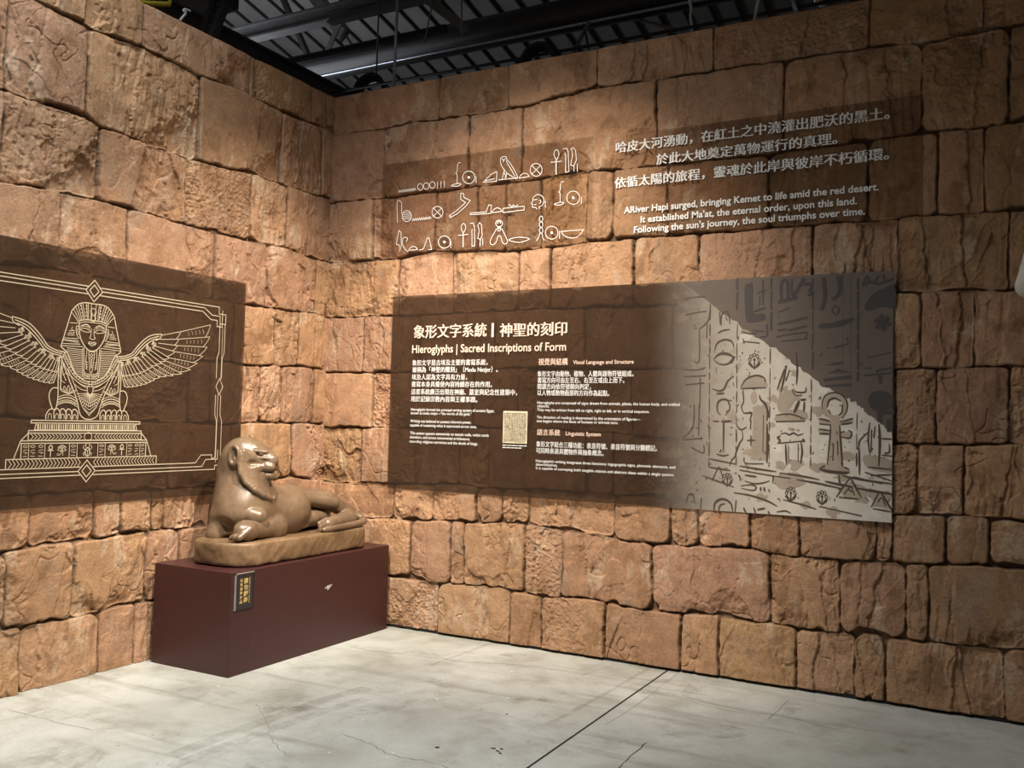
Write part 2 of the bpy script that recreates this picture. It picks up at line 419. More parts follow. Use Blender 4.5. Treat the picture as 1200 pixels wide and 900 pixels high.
L_JOINT = [[0.247, 0.847, 1.783, 2.171, 2.637, 3.019, 3.608], [0.116, 0.558, 1.326, 2.153, 2.628, 3.208, 3.776], [0.247, 0.48, 0.842, 1.414, 2.055, 2.635, 3.088, 3.509, 3.993], [0.127, 0.664, 1.144, 1.839, 2.276, 2.703, 3.038, 3.422, 3.978], [0.309, 0.553, 0.955, 1.456, 1.994, 2.44, 2.735, 3.031, 3.524, 3.899], [0.118, 0.471, 0.687, 1.141, 1.319, 2.109, 2.539, 3.001, 3.441, 3.838], [0.343, 0.948, 1.451, 1.963, 2.393, 3.012, 3.358, 3.778], [1.227, 1.488, 1.579, 1.802, 1.987, 2.375, 2.724, 3.219, 3.593], [0.415, 0.994, 1.355, 1.604, 2.103, 2.504, 3.038, 3.427, 3.897], [0.653, 1.194, 1.672, 1.914, 2.403, 2.99, 3.304, 3.605]]
WALL_H = 4.0
def course_wall(name, beds, joints, length, to_world, seed, h=0.0046, z0=0.02):
    nx = int((length+0.085)/h)+1; hu = (length+0.085)/(nx-1); nz = int((WALL_H-z0)/h)+1
    u1 = np.linspace(-0.085, length, nx, dtype=np.float32); z1 = np.linspace(z0, WALL_H, nz, dtype=np.float32)
    U, Z = np.meshgrid(u1, z1)
    uw = U+0.010*perlin(U*3.1, Z*3.1, seed)+0.0035*perlin(U*17, Z*17, seed+1)
    zw = Z+0.010*perlin(U*3.3, Z*2.7, seed+2)+0.004*perlin(U*15, Z*15, seed+3)
    low = sstep(1.3, 0.3, Z)
    zw = zw+low*0.022*perlin(U*2.3, Z*0.8, seed+4)
    nrow = len(beds)+1
    B = []
    for b in beds:
        p = np.array(b); B.append(np.interp(u1, p[:, 0], p[:, 1]).astype(np.float32)[None, :])
    top = np.full_like(U, WALL_H+0.06); bot = np.full_like(U, -0.04)
    H = np.zeros_like(U); TR = np.zeros_like(U); TG = np.zeros_like(U); TB = np.zeros_like(U)
    row = np.zeros(U.shape, np.int32)
    for b in B: row += (zw < b).astype(np.int32)
    rng = np.random.RandomState(seed+99)
    ridge_a = 1-np.abs(fbm(U*6.5+0.5*perlin(U*3, Z*3, seed+20), Z*2.4, seed+21, 4))*1.7
    ridge_b = 1-np.abs(fbm(U*3.6+Z*2.0, Z*4.0-U*1.2, seed+22, 4))*1.7
    ridge_c = fbm(U*9, Z*9, seed+23, 5, 0.6)
    pits = np.clip(fbm(U*22, Z*22, seed+24, 3)-0.12, 0, 1)
    pebble = np.abs(fbm(U*26, Z*26, seed+25, 3))
    crackn = np.abs(perlin(U*2.1+0.25*perlin(U*9, Z*9, seed+27), Z*1.7+0.25*perlin(U*9+5, Z*9, seed+28), seed+26))
    cw = 0.35*perlin(U*7, Z*7, seed+50)
    chip_a = chips(U*5.2+cw+Z*0.6, Z*2.4+cw, seed+51, 0.9)
    chip_b = chips(U*9.0-Z*1.5+cw, Z*5.0+cw, seed+52, 0.9)
    comb = U*16+Z*1.3+1.1*perlin(U*2.2, Z*1.5, seed+53); comb = (comb % 1.0)
    comb = np.where(comb < 0.82, comb/0.82, (1-comb)/0.18)-0.5
    combm = sstep(0.1, 0.35, perlin(U*1.9, Z*1.7, seed+54))
    patch = fbm(U*4.6, Z*2.3, seed+30, 5, 0.6)
    fine = fbm(U*30, Z*18, seed+35, 4, 0.65)
    streak = 1-np.abs(fbm(U*11+0.4*perlin(U*4, Z*4, seed+41), Z*1.6, seed+40, 4, 0.6))*2.0
    flake = fbm(U*5.5, Z*5.5, seed+42, 4, 0.55)
    flake = np.floor(flake*4)/4+sstep(0.0, 0.22, (flake*4) % 1)/4
    patch2 = fbm(U*4.5, Z*3.2, seed+31, 5, 0.6)
    edge_n = fbm(U*9, Z*9, seed+32, 4, 0.6)
    chip_n = np.clip(fbm(U*4.2, Z*6.0, seed+33, 3), 0, 1)
    for r in range(nrow):
        tz = B[r-1] if r > 0 else top[:1]
        bz = B[r] if r < nrow-1 else bot[:1]
        js = [-0.3]+list(joints[r])+[length+0.6]
        for k in range(len(js)-1):
            a, c = js[k], js[k+1]
            i0 = max(0, int((a-0.06+0.085)/hu)); i1 = min(nx, int((c+0.06+0.085)/hu)+3)
            if i0 >= nx: continue
            zb_lo = float(bz[0, max(0,i0):i1].min() if bz.shape[1] > 1 else bz.min())-0.08
            zt_hi = float(tz[0, max(0,i0):i1].max() if tz.shape[1] > 1 else tz.max())+0.08
            j0 = max(0, int((zb_lo-z0)/h)); j1 = min(nz, int((zt_hi-z0)/h)+2)
            sl = (slice(j0, j1), slice(i0, i1))
            u = uw[sl]; z = zw[sl]; uu = U[sl]; zz = Z[sl]
            btz = tz[:, i0:i1] if tz.shape[1] > 1 else tz; bbz = bz[:, i0:i1] if bz.shape[1] > 1 else bz
            q = rng.rand(40)
            dl = u-a; dr = c-u; db = z-bbz; dt = btz-z
            inside = (row[sl] == r) & (dl >= 0) & (dr > 0)
            if not inside.any(): continue
            w = c-a
            cu = (max(a, 0)+c)/2; cz = float(np.mean((btz+bbz)/2))
            hh = float(np.mean(btz-bbz))
            lowr = float(1 if cz < 1.1 else 0)
            rough = q[0]                                # smooth to rough dressing
            dbe = db-chip_n[sl]*(0.03+0.03*lowr)*(0.3+q[1])
            rad = (0.012+0.05*q[2]*q[2]+0.035*lowr*q[3])
            ax = np.minimum(dl, dr); ay = np.minimum(dbe, dt*1.2)
            dd = np.where((ax < rad) & (ay < rad), rad-np.hypot(rad-ax, rad-ay), np.minimum(ax, ay))
            dd = dd+0.006*edge_n[sl]*(0.3+rough)
            prof = 0.032*np.sqrt(np.clip(dd/0.009, 0, 1))+0.008*sstep(0.0, 0.07+0.05*q[4], dd)
            # big facets: near-vertical steps and a slanted break
            g = np.zeros_like(u)
            nf = 1+int(q[5]*2.6) if w > 0.25 else int(q[5]*1.5)
            for i in range(nf):
                fx = a+w*(0.2+0.6*q[6+i]); sl_ = (q[9+i]-0.5)*0.5
                dist = (u-fx)+sl_*(z-cz)+0.03*edge_n[sl]*(0.5)
                step = (0.005+0.012*q[12+i])*(1 if q[15+i] > 0.5 else -1)
                g += step*sstep(-0.004, 0.004, dist)
                if q[18+i] > 0.45: g -= 0.007*np.exp(-(dist/0.006)**2)
            if q[21] > 0.45:                            # a corner or side broken back along a slant
                ang = (q[22]*1.2+0.5)*(1 if q[23] > 0.5 else -1)
                nxv, nzv = math.sin(ang), -math.cos(ang)
                off = 0.18*hh+0.20*hh*q[24]
                dist = (u-cu)*nxv*0.8+(z-cz)*nzv-off+0.05*edge_n[sl]
                g -= np.clip(dist, 0, 0.12)*(0.16+0.16*q[25])+0.004*sstep(0, 0.006, dist)
            g += (q[26]-0.5)*0.035*(u-cu)+(q[27]-0.5)*0.05*(z-cz)
            tex = (0.008*rough*streak[sl]*q[28]+0.003*q[39]*ridge_a[sl]+0.004*q[29]*ridge_b[sl]+0.006*q[12]*flake[sl]
                   + 0.017*(0.25+rough)*chip_a[sl]+0.008*(0.2+q[39])*chip_b[sl]+0.009*comb[sl]*combm[sl]*(0.3+0.7*q[34])
                   + (0.0015+0.003*rough)*ridge_c[sl]-0.016*pits[sl]*rough*rough*q[30])
            if q[31] > 0.86: tex = tex+0.012*pebble[sl]-0.004
            if q[32] > 0.4:
                tex = tex-0.010*np.exp(-(crackn[sl]/0.012)**2)
            inner = sstep(0.0, 0.015, dd)
            val = prof+(g+tex)*inner*(0.25+0.75*sstep(0.0, 0.09, WALL_H-zz))
            H[sl] = np.where(inside, val, H[sl])
            # colour of the block itself
            base = np.array([0.455, 0.262, 0.148])*(0.84+0.28*q[33])
            base = base*np.array([1.0, 0.97+0.07*q[34], 0.93+0.16*q[35]])
            pale = np.array([0.60, 0.45, 0.315]); brown = np.array([0.29, 0.155, 0.075]); grey = np.array([0.36, 0.265, 0.19])
            pa = sstep(0.30+0.30*q[36], 0.62+0.3*q[36], patch[sl]+0.25*fine[sl])*0.5
            br = sstep(0.20+0.3*q[37], 0.45+0.3*q[37], patch2[sl]+0.2*fine[sl])*0.65
            gr = sstep(0.3, 0.8, -patch[sl])*0.5*q[38]
            edge_d = 1-0.6*(1-sstep(0.0, 0.011, dd))
            for T, ch in ((TR, 0), (TG, 1), (TB, 2)):
                cc = base[ch]+(pale[ch]-base[ch])*pa
                cc = cc+(brown[ch]-cc)*br; cc = cc+(grey[ch]-cc)*gr
                T[sl] = np.where(inside, cc*edge_d, T[sl])
    # joints bottom out; keep blocks behind the signs
    H = np.clip(H, 0, 1); H = np.where(H > 0.043, 0.043+0.006*np.tanh((H-0.043)/0.012), H)
    dep = 0.037-H                                        # 0 is the nominal face, + is into the wall
    V = to_world(U.ravel(), Z.ravel(), dep.ravel())
    idx = np.arange(nx*nz).reshape(nz, nx)
    Q = np.stack([idx[:-1, :-1], idx[:-1, 1:], idx[1:, 1:], idx[1:, :-1]], -1).reshape(-1, 4)
    if name == 'wall_left': Q = Q[:, ::-1]
    # sides and back, so the wall is a solid slab
    ring = np.concatenate([idx[0, :], idx[1:, -1], idx[-1, -2::-1], idx[-2:0:-1, 0]])
    Vb = to_world(U.ravel()[ring], Z.ravel()[ring], np.full(len(ring), 0.16, np.float32))
    base_i = nx*nz; m = len(ring)
    nxt = np.roll(np.arange(m), -1)
    side = np.stack([ring, base_i+np.arange(m), base_i+nxt, ring[nxt]], -1)
    if name == 'wall_left': side = side[:, ::-1]
    corners = [0, nx-1, nx-1+nz-1, 2*(nx-1)+nz-1]
    back = np.array([[base_i+c for c in corners]])
    V = np.concatenate([V, Vb]); Q = np.concatenate([Q, side, back])
    o = mesh_np(name, V, Q, M_STONE)
    colr = np.ones((len(V), 4), np.float32)
    for ch, T in enumerate((TR, TG, TB)):
        colr[:nx*nz, ch] = np.maximum(T.ravel(), 0.03); colr[nx*nz:, ch] = (0.2, 0.13, 0.08)[ch]
    at = o.data.attributes.new('stone_tint', 'FLOAT_COLOR', 'POINT')
    at.data.foreach_set('color', colr.ravel())
    return tag(o, kind='structure')

wr = course_wall('wall_right', R_BED, R_JOINT, 6.0,
                 lambda u, z, d: np.stack([u, d, z], -1), 11)
tag(wr, 'tall wall of tan dressed stone blocks behind the inscription panel', 'wall')
wl = course_wall('wall_left', L_BED, L_JOINT, 3.7,
                 lambda u, z, d: np.stack([-d, -u, z], -1), 57, z0=0.0)
tag(wl, 'tall wall of tan dressed stone blocks behind the winged sphinx panel', 'wall')
bb = MB().box((0.0, 0.02, 0.0), (6.0, 0.10, 0.021)).build('baseboard_right', M_BLACK)
tag(bb, 'thin black gap strip where the right wall meets the floor', 'baseboard', kind='structure')

# ------------------------------------------------------------------ floor: concrete with a saw joint, cracks and flecks
def build_floor():
    mb = MB()
    mb.box((-9, -12, -0.12), (14, 12, 0.0), 0)
    def ribbon(px, w, mi, lift, jit=0.0, sub=6, seed=0):
        rnd = random.Random(seed)
        P = catmull([onF(*p)[:2] for p in px], sub)
        P = [p+np.array([rnd.uniform(-jit, jit), rnd.uniform(-jit, jit)]) for p in P]
        v = []; f = []
        for i, p in enumerate(P):
            d = P[min(i+1, len(P)-1)]-P[max(i-1, 0)]; d = d/max(1e-9, np.linalg.norm(d))
            n = np.array([-d[1], d[0]])*w/2*(rnd.uniform(0.5, 1.3) if jit else 1)
            v += [(*(p+n), lift), (*(p-n), lift)]
        for i in range(len(P)-1): f.append((2*i, 2*i+1, 2*i+3, 2*i+2))
        mb.add(v, f, mi)
    ribbon([(782, 786), (618, 900)], 0.012, 2, 0.0006)
    for w_, o_ in ((0.085, 0), (0.075, 13)):
        ribbon([(200, 886+o_), (262, 862+o_), (330, 838+o_), (384, 819+o_), (430, 806+o_)], w_, 4, 0.0004)
    ribbon([(640, 850), (700, 818), (745, 792), (770, 778)], 0.03, 4, 0.0004)
    ribbon([(505, 780), (545, 765), (580, 752)], 0.03, 4, 0.0004)
    ribbon([(618, 900), (560, 940)], 0.012, 2, 0.0006)
    ribbon([(795, 789), (740, 830), (708, 850)], 0.004, 1, 0.0006, 0.004, 8, 3)
    ribbon([(758, 870), (735, 890), (720, 905)], 0.005, 2, 0.0006, 0.004, 8, 4)
    ribbon([(410, 758), (440, 763), (480, 768), (520, 772), (545, 776), (600, 779), (660, 786), (720, 796), (770, 806), (830, 815)], 0.006, 1, 0.0006, 0.008, 8, 5)
    ribbon([(680, 792), (720, 779)], 0.004, 1, 0.0006, 0.004, 6, 12)
    ribbon([(800, 815), (840, 826), (890, 836), (930, 842), (1000, 860)], 0.005, 1, 0.0006, 0.008, 8, 6)
    ribbon([(800, 820), (850, 832), (890, 838)], 0.004, 1, 0.0006, 0.008, 8, 7)
    ribbon([(925, 820), (900, 843)], 0.006, 1, 0.0006, 0.004, 6, 8)
    ribbon([(400, 860), (430, 870), (460, 885), (500, 892), (540, 905)], 0.006, 1, 0.0006, 0.008, 8, 9)
    ribbon([(300, 825), (312, 845), (318, 865), (335, 885)], 0.005, 1, 0.0006, 0.008, 8, 10)
    ribbon([(10, 832), (50, 842), (108, 856)], 0.005, 1, 0.0006, 0.008, 8, 11)
    rnd = random.Random(5)
    def blob(cx, cy, r, mi, k=7):
        c = onF(cx, cy); a0 = rnd.uniform(0, 6)
        v = []
        for i in range(k):
            a = a0+2*math.pi*i/k; q = r*rnd.uniform(0.5, 1.2)
            v.append((c[0]+q*math.cos(a)*1.3, c[1]+q*math.sin(a), 0.0007))
        mb.add(v, [tuple(range(k))], mi)
    for x, y in [(578, 877), (583, 880), (588, 878), (586, 883), (512, 876), (594, 837)]: blob(x, y, 0.010, 2)
    for x, y in [(432, 822), (425, 843), (460, 882), (512, 819), (600, 787), (595, 818)]: blob(x, y, 0.008, 3)
    for i in range(90):
        x = rnd.uniform(20, 1150); y = rnd.uniform(800, 897)
        if y < 735+0.162*(x-458)+12 or y < 790: continue
        blob(x, y, rnd.uniform(0.002, 0.007), rnd.choice([1, 1, 3]))
    o = mb.build('floor', [M_FLOOR, M_CRACK, M_JOINT, M_SPECK, M_TYRE])
    return tag(o, 'grey green polished concrete floor with a black saw joint', 'floor', kind='structure')
build_floor()
# ------------------------------------------------------------------ roof: pitched metal deck and steel
M_DECK = plain('roof_deck_metal', (0.12, 0.115, 0.110), 0.6, 0.1, 0.2, 3.0)
M_STEEL = plain('grey_steel', (0.12, 0.118, 0.122), 0.45, 0.5, 0.15, 6.0)
M_DARK = plain('dark_steel', (0.030, 0.029, 0.030), 0.5, 0.3, 0.2, 6.0)
M_RIB = plain('deck_seam', (0.012, 0.012, 0.012), 0.7)
M_BRIGHT = plain('bright_conduit', (0.42, 0.46, 0.55), 0.3, 0.6)
M_YELLOW = plain('yellow_paint', (0.62, 0.50, 0.05), 0.45)
M_BLUE = plain('blue_grey_shell', (0.03, 0.035, 0.085), 0.4)
M_WHITEW = plain('pale_wire', (0.6, 0.68, 0.7), 0.4)
PT = math.tan(math.radians(12))
def deck_z(y): return 7.1-PT*y
def build_roof():
    mb = MB(); x = -16.0; ya, yb = -9.0, 16.0
    mb.add([(-16, ya, deck_z(ya)), (12, ya, deck_z(ya)), (12, yb, deck_z(yb)), (-16, yb, deck_z(yb)),
            (-16, ya, deck_z(ya)+.1), (12, ya, deck_z(ya)+.1), (12, yb, deck_z(yb)+.1), (-16, yb, deck_z(yb)+.1)],
           [(0,1,2,3),(7,6,5,4),(0,4,5,1),(1,5,6,2),(2,6,7,3),(3,7,4,0)], 0)
    while x < 11.9:
        mb.bar((x, ya, deck_z(ya)-.02), (x, yb, deck_z(yb)-.02), 0.020, 0.04, 1)
        x += 0.29
    return tag(mb.build('ceiling', [M_DECK, M_RIB]), 'dark ribbed metal roof deck above the walls', 'ceiling', kind='structure')
build_roof()
def steel(name, label, fn, mats, cat='beam', kind='structure', smooth=False):
    mb = MB(); fn(mb)
    o = mb.build(name, mats, None, smooth)
    return tag(o, label, cat, kind=kind)
def ext(A, B, a, b):
    A = Vector(A); B = Vector(B); d = B-A
    return A-d*a, B+d*b
# long girder that follows the left wall
A, B = ext(onL(215, 27, -0.6), onL(400, 120, -0.6), 0.9, 0.9)
zz = (A.z+B.z)/2; A.z = B.z = zz
steel('steel_girder', 'dark steel I-girder running along behind the top of the left wall', lambda m: m.ibeam(A, B, 0.14, 0.20, 0.02), M_STEEL)
def purlin(p, q, z, w, h, dark=False):
    a = Vector(onF(*p, z)); b = Vector(onF(*q, z)); b.y = a.y = (a.y+b.y)/2
    a, b = ext(a, b, 0.25, 1.2)
    return (lambda m: m.ibeam(a, b, w, h, 0.02))
steel('steel_purlin', 'grey steel I-purlin crossing below the ribbed deck at upper left', purlin((276, 42), (385, 19), 5.35, 0.12, 0.15), M_STEEL)
steel('steel_purlin', 'thin grey purlin at the top edge of the frame right of the brace', purlin((400, 17), (470, 4), 5.1, 0.08, 0.10), M_STEEL)
steel('steel_strut', 'slim black strut lying across the roof just above the wall corner', purlin((328, 76), (410, 57), 4.7, 0.05, 0.06), M_DARK)
steel('steel_strut', 'slim black strut level with the hanger rod above the right wall', purlin((400, 63), (515, 38), 4.9, 0.04, 0.045), M_DARK)
def duct(m):
    a = Vector(onF(400, 75, 4.75)); b = Vector(onF(700, 19, 4.75)); a, b = ext(a, b, 0.3, 1.2); b.y = a.y
    m.tube([a, b], 0.13, 20)
steel('roof_duct', 'round dark duct running parallel to the right wall under the roof', duct, M_DARK, 'duct', 'structure', True)
def conduit(m):
    a = Vector(onF(400, 84, 4.62)); b = Vector(onF(700, 24, 4.62)); a, b = ext(a, b, 0.3, 1.2)
    m.tube([a, b], 0.011, 8)
steel('conduit', 'thin pale conduit running under the round dark duct', conduit, M_BRIGHT, 'conduit', 'structure', True)
def pipe(m):
    a = Vector(onR(455, 97, 0.55)); b = Vector(onR(890, 17, 0.55)); a, b = ext(a, b, 0.2, 0.8)
    m.tube([a, b], 0.012, 8)
steel('service_pipe', 'dark pipe just showing above the top of the right wall', pipe, M_DARK, 'pipe', 'structure', True)
def hung(p, q, y, w, mats, label, name='steel_brace', kind='angle'):
    a = Vector(onR(*p, y) if y is not None else onL(*p, -0.35)); b = Vector(onR(*q, y) if y is not None else onL(*q, -0.35)); a, b = ext(a, b, 0.5, 0.3 if y is None else 0.0)
    def fn(m):
        if kind == 'angle': m.angle(a, b, w, 0.014)
        elif kind == 'bar': m.bar(a, b, w, w*0.6)
        elif kind == 'lattice':
            d = (b-a).normalized(); s = d.cross(Vector((0, 1, 0))).normalized()*w/2
            m.angle(a+s, b+s, 0.045, 0.01); m.angle(a-s, b-s, 0.045, 0.01)
            n = 14
            for i in range(n):
                t0, t1 = i/n, (i+1)/n; sg = 1 if i % 2 else -1
                m.bar(a.lerp(b, t0)+s*sg, a.lerp(b, t1)-s*sg, 0.022, 0.022)
        else: m.tube([a, b], w/2, 8)
    return steel(name, label, fn, mats)
hung((262, -5), (243, 44), None, 0.11, M_DARK, 'dark lattice post rising behind the left wall top', 'lattice_post', 'lattice')
hung((329, -3), (359, 66), 1.6, 0.07, M_DARK, 'dark diagonal brace hanging from the deck left of the thick brace')
hung((365, -6), (400, 40), 1.6, 0.15, M_STEEL, 'thick grey diagonal brace at the top left of the roof', 'steel_brace', 'angle')
hung((397, 36), (380, 74), 1.6, 0.06, M_STEEL, 'short grey brace leg below the thick diagonal brace')
hung((497, -3), (545, 34), 0.35, 0.065, M_STEEL, 'grey angle brace ending in mid air over the right wall')
hung((408, 55), (436, 98), 2.4, 0.09, M_STEEL, 'grey diagonal brace behind the cable coil at the corner')
hung((655, -2), (800, 37), 1.0, 0.03, M_STEEL, 'thin diagonal tie bar over the poem lettering side of the wall', 'tie_bar', 'bar')
hung((684, 38), (672, 62), 0.8, 0.03, M_STEEL, 'small slanted hanger bracket above the right wall', 'hanger_bracket', 'bar')
hung((686, 38), (690, 58), 0.8, 0.02, M_DARK, 'small upright hanger bar beside the slanted bracket', 'hanger_bracket', 'bar')
for (p, q, r, lab, mt) in [((466, -5), (461.5, 103), 0.012, 'bright steel hanger rod in front of the dark duct', M_BRIGHT),
                       ((506, 8), (500, 37), 0.006, 'thin grey drop rod left of the grey angle brace', M_STEEL),
                       ((541, -2), (541, 27), 0.006, 'thin grey drop rod at the end of the grey angle brace', M_STEEL),
                       ((444, 8), (442, 62), 0.007, 'thin grey drop rod left of the bright hanger rod', M_STEEL),
                       ((889, -2), (885, 18), 0.010, 'pale rod third from the right above the wall top', M_WHITEW),
                       ((929, -2), (933, 15), 0.014, 'blue white rod second from the right above the wall top', M_BRIGHT)]:
    a = Vector(onR(*p, 0.3)); b = Vector(onR(*q, 0.3)); a = ext(a, b, 0.8, 0)[0]; b = ext(a, b, 0, 0.25)[1]
    steel('hanger_rod', lab, lambda m: m.tube([a, b], r, 8), mt, 'rod', 'structure', True)
def wav(m):
    P = [onR(x, y, 0.7) for x, y in [(808, -14), (808, 0), (810, 10), (809, 20), (811, 32), (810, 42), (811, 52)]]
    m.tube(catmull(P, 5), 0.010, 8)
steel('cable', 'pale wavy cable dropping behind the right wall top', wav, M_WHITEW, 'cable', None, True)
def wav2(m):
    P = [onR(x, y, 0.7) for x, y in [(957, -14), (958, 0), (963, 4), (966, 8), (966, 16)]]
    m.tube(catmull(P, 5), 0.028, 8)
steel('cable', 'thick blue white cable dropping near the right end of the wall top', wav2, M_BRIGHT, 'cable', None, True)
def coil(cx, cy, rpx, y, label, n=4):
    def fn(m):
        c = onR(cx, cy, y); r = abs(onR(cx+rpx, cy, y)[0]-c[0])
        P = []
        for i in range(n*28):
            a = 2*math.pi*i/28; k = i/28
            q = r*(1-0.12*k/n*2)
            P.append((c[0]+q*math.cos(a), c[1]+0.02*k, c[2]+q*math.sin(a)*0.98))
        m.tube(P, 0.016, 8)
    o = steel('cable_coil', label, fn, M_DARK, 'cable', None, True)
    return o
coil(431, 108, 18, 0.6, 'coil of black cable showing above the corner end of the right wall')
coil(629, 73, 21, 0.45, 'coil of black cable showing above the middle of the right wall')
# things at the top left corner
def frame(m):
    P = [onL(150, -2, -0.5), onL(172, 4, -0.5), onL(198, 5, -0.5), onL(201, -6, -0.5), onL(203, -22, -0.5)]
    m.tube(P, 0.018, 8); m.tube([onL(150, -12, -0.5), onL(203, -22, -0.5)], 0.018, 8)
steel('lamp_bracket', 'yellow tubular bracket behind the left wall top', frame, M_YELLOW, 'bracket', None, False)
def build_projector():
    c = onL(237, 0, -0.8)
    root = empty('projector', (c[0], c[1], c[2]), 'blue grey equipment box hung behind the left wall top', 'projector')
    x, y, z = c
    MB().box((x-0.25, y-0.22, z-0.08), (x+0.25, y+0.15, z+0.22), 0, 0.02).build('housing', M_BLUE, root)
    MB().box((x-0.22, y-0.20, z-0.105), (x+0.22, y-0.02, z-0.075), 0, 0.008).build('bottom_plate', M_STEEL, root)
    MB().tube([(x, y, z+0.2), (x, y, z+2.4)], 0.02, 8).build('mount_pole', M_DARK, root)
build_projector()
def clip(m):
    P = [onL(x, y, -0.25) for x, y in [(211, 24), (214, 20), (218, 15), (215, 13), (217, 11), (223, 13)]]
    m.tube(catmull(P, 4), 0.008, 8)
steel('wire_hook', 'small pale wire hook standing on the left wall top', clip, M_WHITEW, 'hook', None, True)

# ------------------------------------------------------------------ lettering
_cv = bpy.data.curves.new('lettering', 'FONT'); _cv.resolution_u = 3
_co = bpy.data.objects.new('lettering', _cv); col.objects.link(_co)
def glyphs(body, offset=0.0):
    _cv.body = body; _cv.size = 1.0; _cv.offset = offset; _cv.fill_mode = 'FRONT'
    dg = bpy.context.evaluated_depsgraph_get(); dg.update()
    me = bpy.data.meshes.new_from_object(_co.evaluated_get(dg))
    V = np.array([v.co[:2] for v in me.vertices]) if len(me.vertices) else np.zeros((0, 2))
    F = [tuple(p.vertices) for p in me.polygons]
    bpy.data.meshes.remove(me)
    return V, F
class Letters:
    def __init__(s, to_world): s.v = []; s.f = []; s.tw = to_world
    def line(s, body, u0, u1, z, cap, cjk=False, bold=0.0, heavy=0.0):
        """one line of text from u0 to u1 on baseline z; cap = height of a capital (of a character, for Chinese)"""
        V, F = glyphs(body, bold)
        if not len(V): return s
        lo = V[:, 0].min(); hi = V[:, 0].max()
        # characters fill their box, so the ink ends are matched to u0, u1
        endpunct = body[-1] in '。，'
        sx = (u1-u0)/(hi-lo); sy = cap/0.92 if cjk else cap/0.727
        zb = z+(0.075*sy if cjk else 0.0)
        for j, d in enumerate((-heavy, 0.0, heavy) if heavy else (0,)):
            b = len(s.v)
            s.v += [(u0+(x-lo+d)*sx, zb+y*sy, j*1e-4) for x, y in V]
            s.f += [tuple(i+b for i in f) for f in F]
        return s
    def build(s, name, mat, parent): return link_mesh(name, [s.tw(*p) for p in s.v], s.f, mat, parent)

SHEET_Y = -0.0135        # panels hang just proud of the blocks
def rw(off): return lambda u, z, e=0.0: (u, SHEET_Y-off-e, z)
def lw(off): return lambda u, z, e=0.0: (-SHEET_Y+off+e, -u, z)
def pr(x, y): p = onR(x, y, SHEET_Y-0.006); return (p[0], p[2])
def pl(x, y): p = onL(x, y, -SHEET_Y+0.006); return (-p[1], p[2])
def crop(fn, ox, oy, s): return lambda x, y: fn(ox+x/s, oy+y/s)

M_SMOKE = film_mat('smoked_acrylic', (0.70, 0.66, 0.62), (0.080, 0.053, 0.036), 0.24, None, 0.02)
M_WHITE = ink_mat('white_print', (0.80, 0.79, 0.76))
M_ROSE = ink_mat('pale_rose_print', (0.82, 0.60, 0.48))
M_GOLD = ink_mat('pale_gold_print', (0.46, 0.385, 0.265))

# ------------------------------------------------------------------ inscription panel on the right wall
UL, UR, ZB, ZT = 0.632, 4.062, 1.006, 2.412
def sheet(name, axis, u0, u1, z0, z1, mat, parent, t=0.005):
    s = abs(SHEET_Y)
    if axis == 'R': return MB().box((u0, -s-t, z0), (u1, -s, z1)).build(name, mat, parent)
    return MB().box((s, -u1, z0), (s+t, -u0, z1)).build(name, mat, parent)
insc = empty('inscription_panel', (UL, SHEET_Y, ZB), 'wide smoked acrylic panel on the right wall with white text and a printed relief picture', 'wall panel')
sheet('acrylic_sheet', 'R', UL, UR, ZB, ZT, M_SMOKE, insc)
c5 = crop(pr, 400, 300, 3.0)
def T(L, c, body, x0, x1, yb, h, cjk=False, bold=0.0, heavy=0.0, yr=None):
    a = c(x0, yb); b = c(x1, yb if yr is None else yr); t = c(x0, yb-h)
    return L.line(body, a[0], b[0], (a[1]+b[1])/2 if yr is not None else a[1], t[1]-a[1], cjk, bold, heavy)
L = Letters(rw(0.0075))
T(L, c5, '象形文字系統', 255, 510, 289, 46, True, 0.0, 0.026, 284)
T(L, c5, '神聖的刻印', 558, 793, 284, 47, True, 0.0, 0.026, 279)
a = c5(529, 236); b = c5(535.5, 285)
L.v += [(a[0], b[1], 0), (b[0], b[1], 0), (b[0], a[1], 0), (a[0], a[1], 0)]; n_ = len(L.v); L.f.append((n_-4, n_-3, n_-2, n_-1))
L.build('title_lettering', M_ROSE, insc)['label'] = 'pale rose Chinese title'
L = Letters(rw(0.0075))
T(L, c5, 'Hieroglyphs | Sacred Inscriptions of Form', 249, 790, 340, 28, False, 0.016, 0.0, 333)
L.build('subtitle_lettering', M_ROSE, insc)['label'] = 'pale rose English subtitle'
L = Letters(rw(0.0075))
T(L, c5, '視覺與結構', 693, 796, 385, 24, True, 0.0, 0.018, 382)
L.build('heading_lettering', M_ROSE, insc); L = Letters(rw(0.0075))
T(L, c5, 'Visual Language and Structure', 815, 1028, 381, 14, False, 0.012, 0, 377)
L.build('heading_lettering', M_ROSE, insc); L = Letters(rw(0.0075))
T(L, c5, '語言系統', 688, 769, 630, 22, True, 0.0, 0.018, 632)
L.build('heading_lettering', M_ROSE, insc); L = Letters(rw(0.0075))
T(L, c5, 'Linguistic System', 789, 912, 630, 14, False, 0.012, 0, 634)
L.build('heading_lettering', M_ROSE, insc)
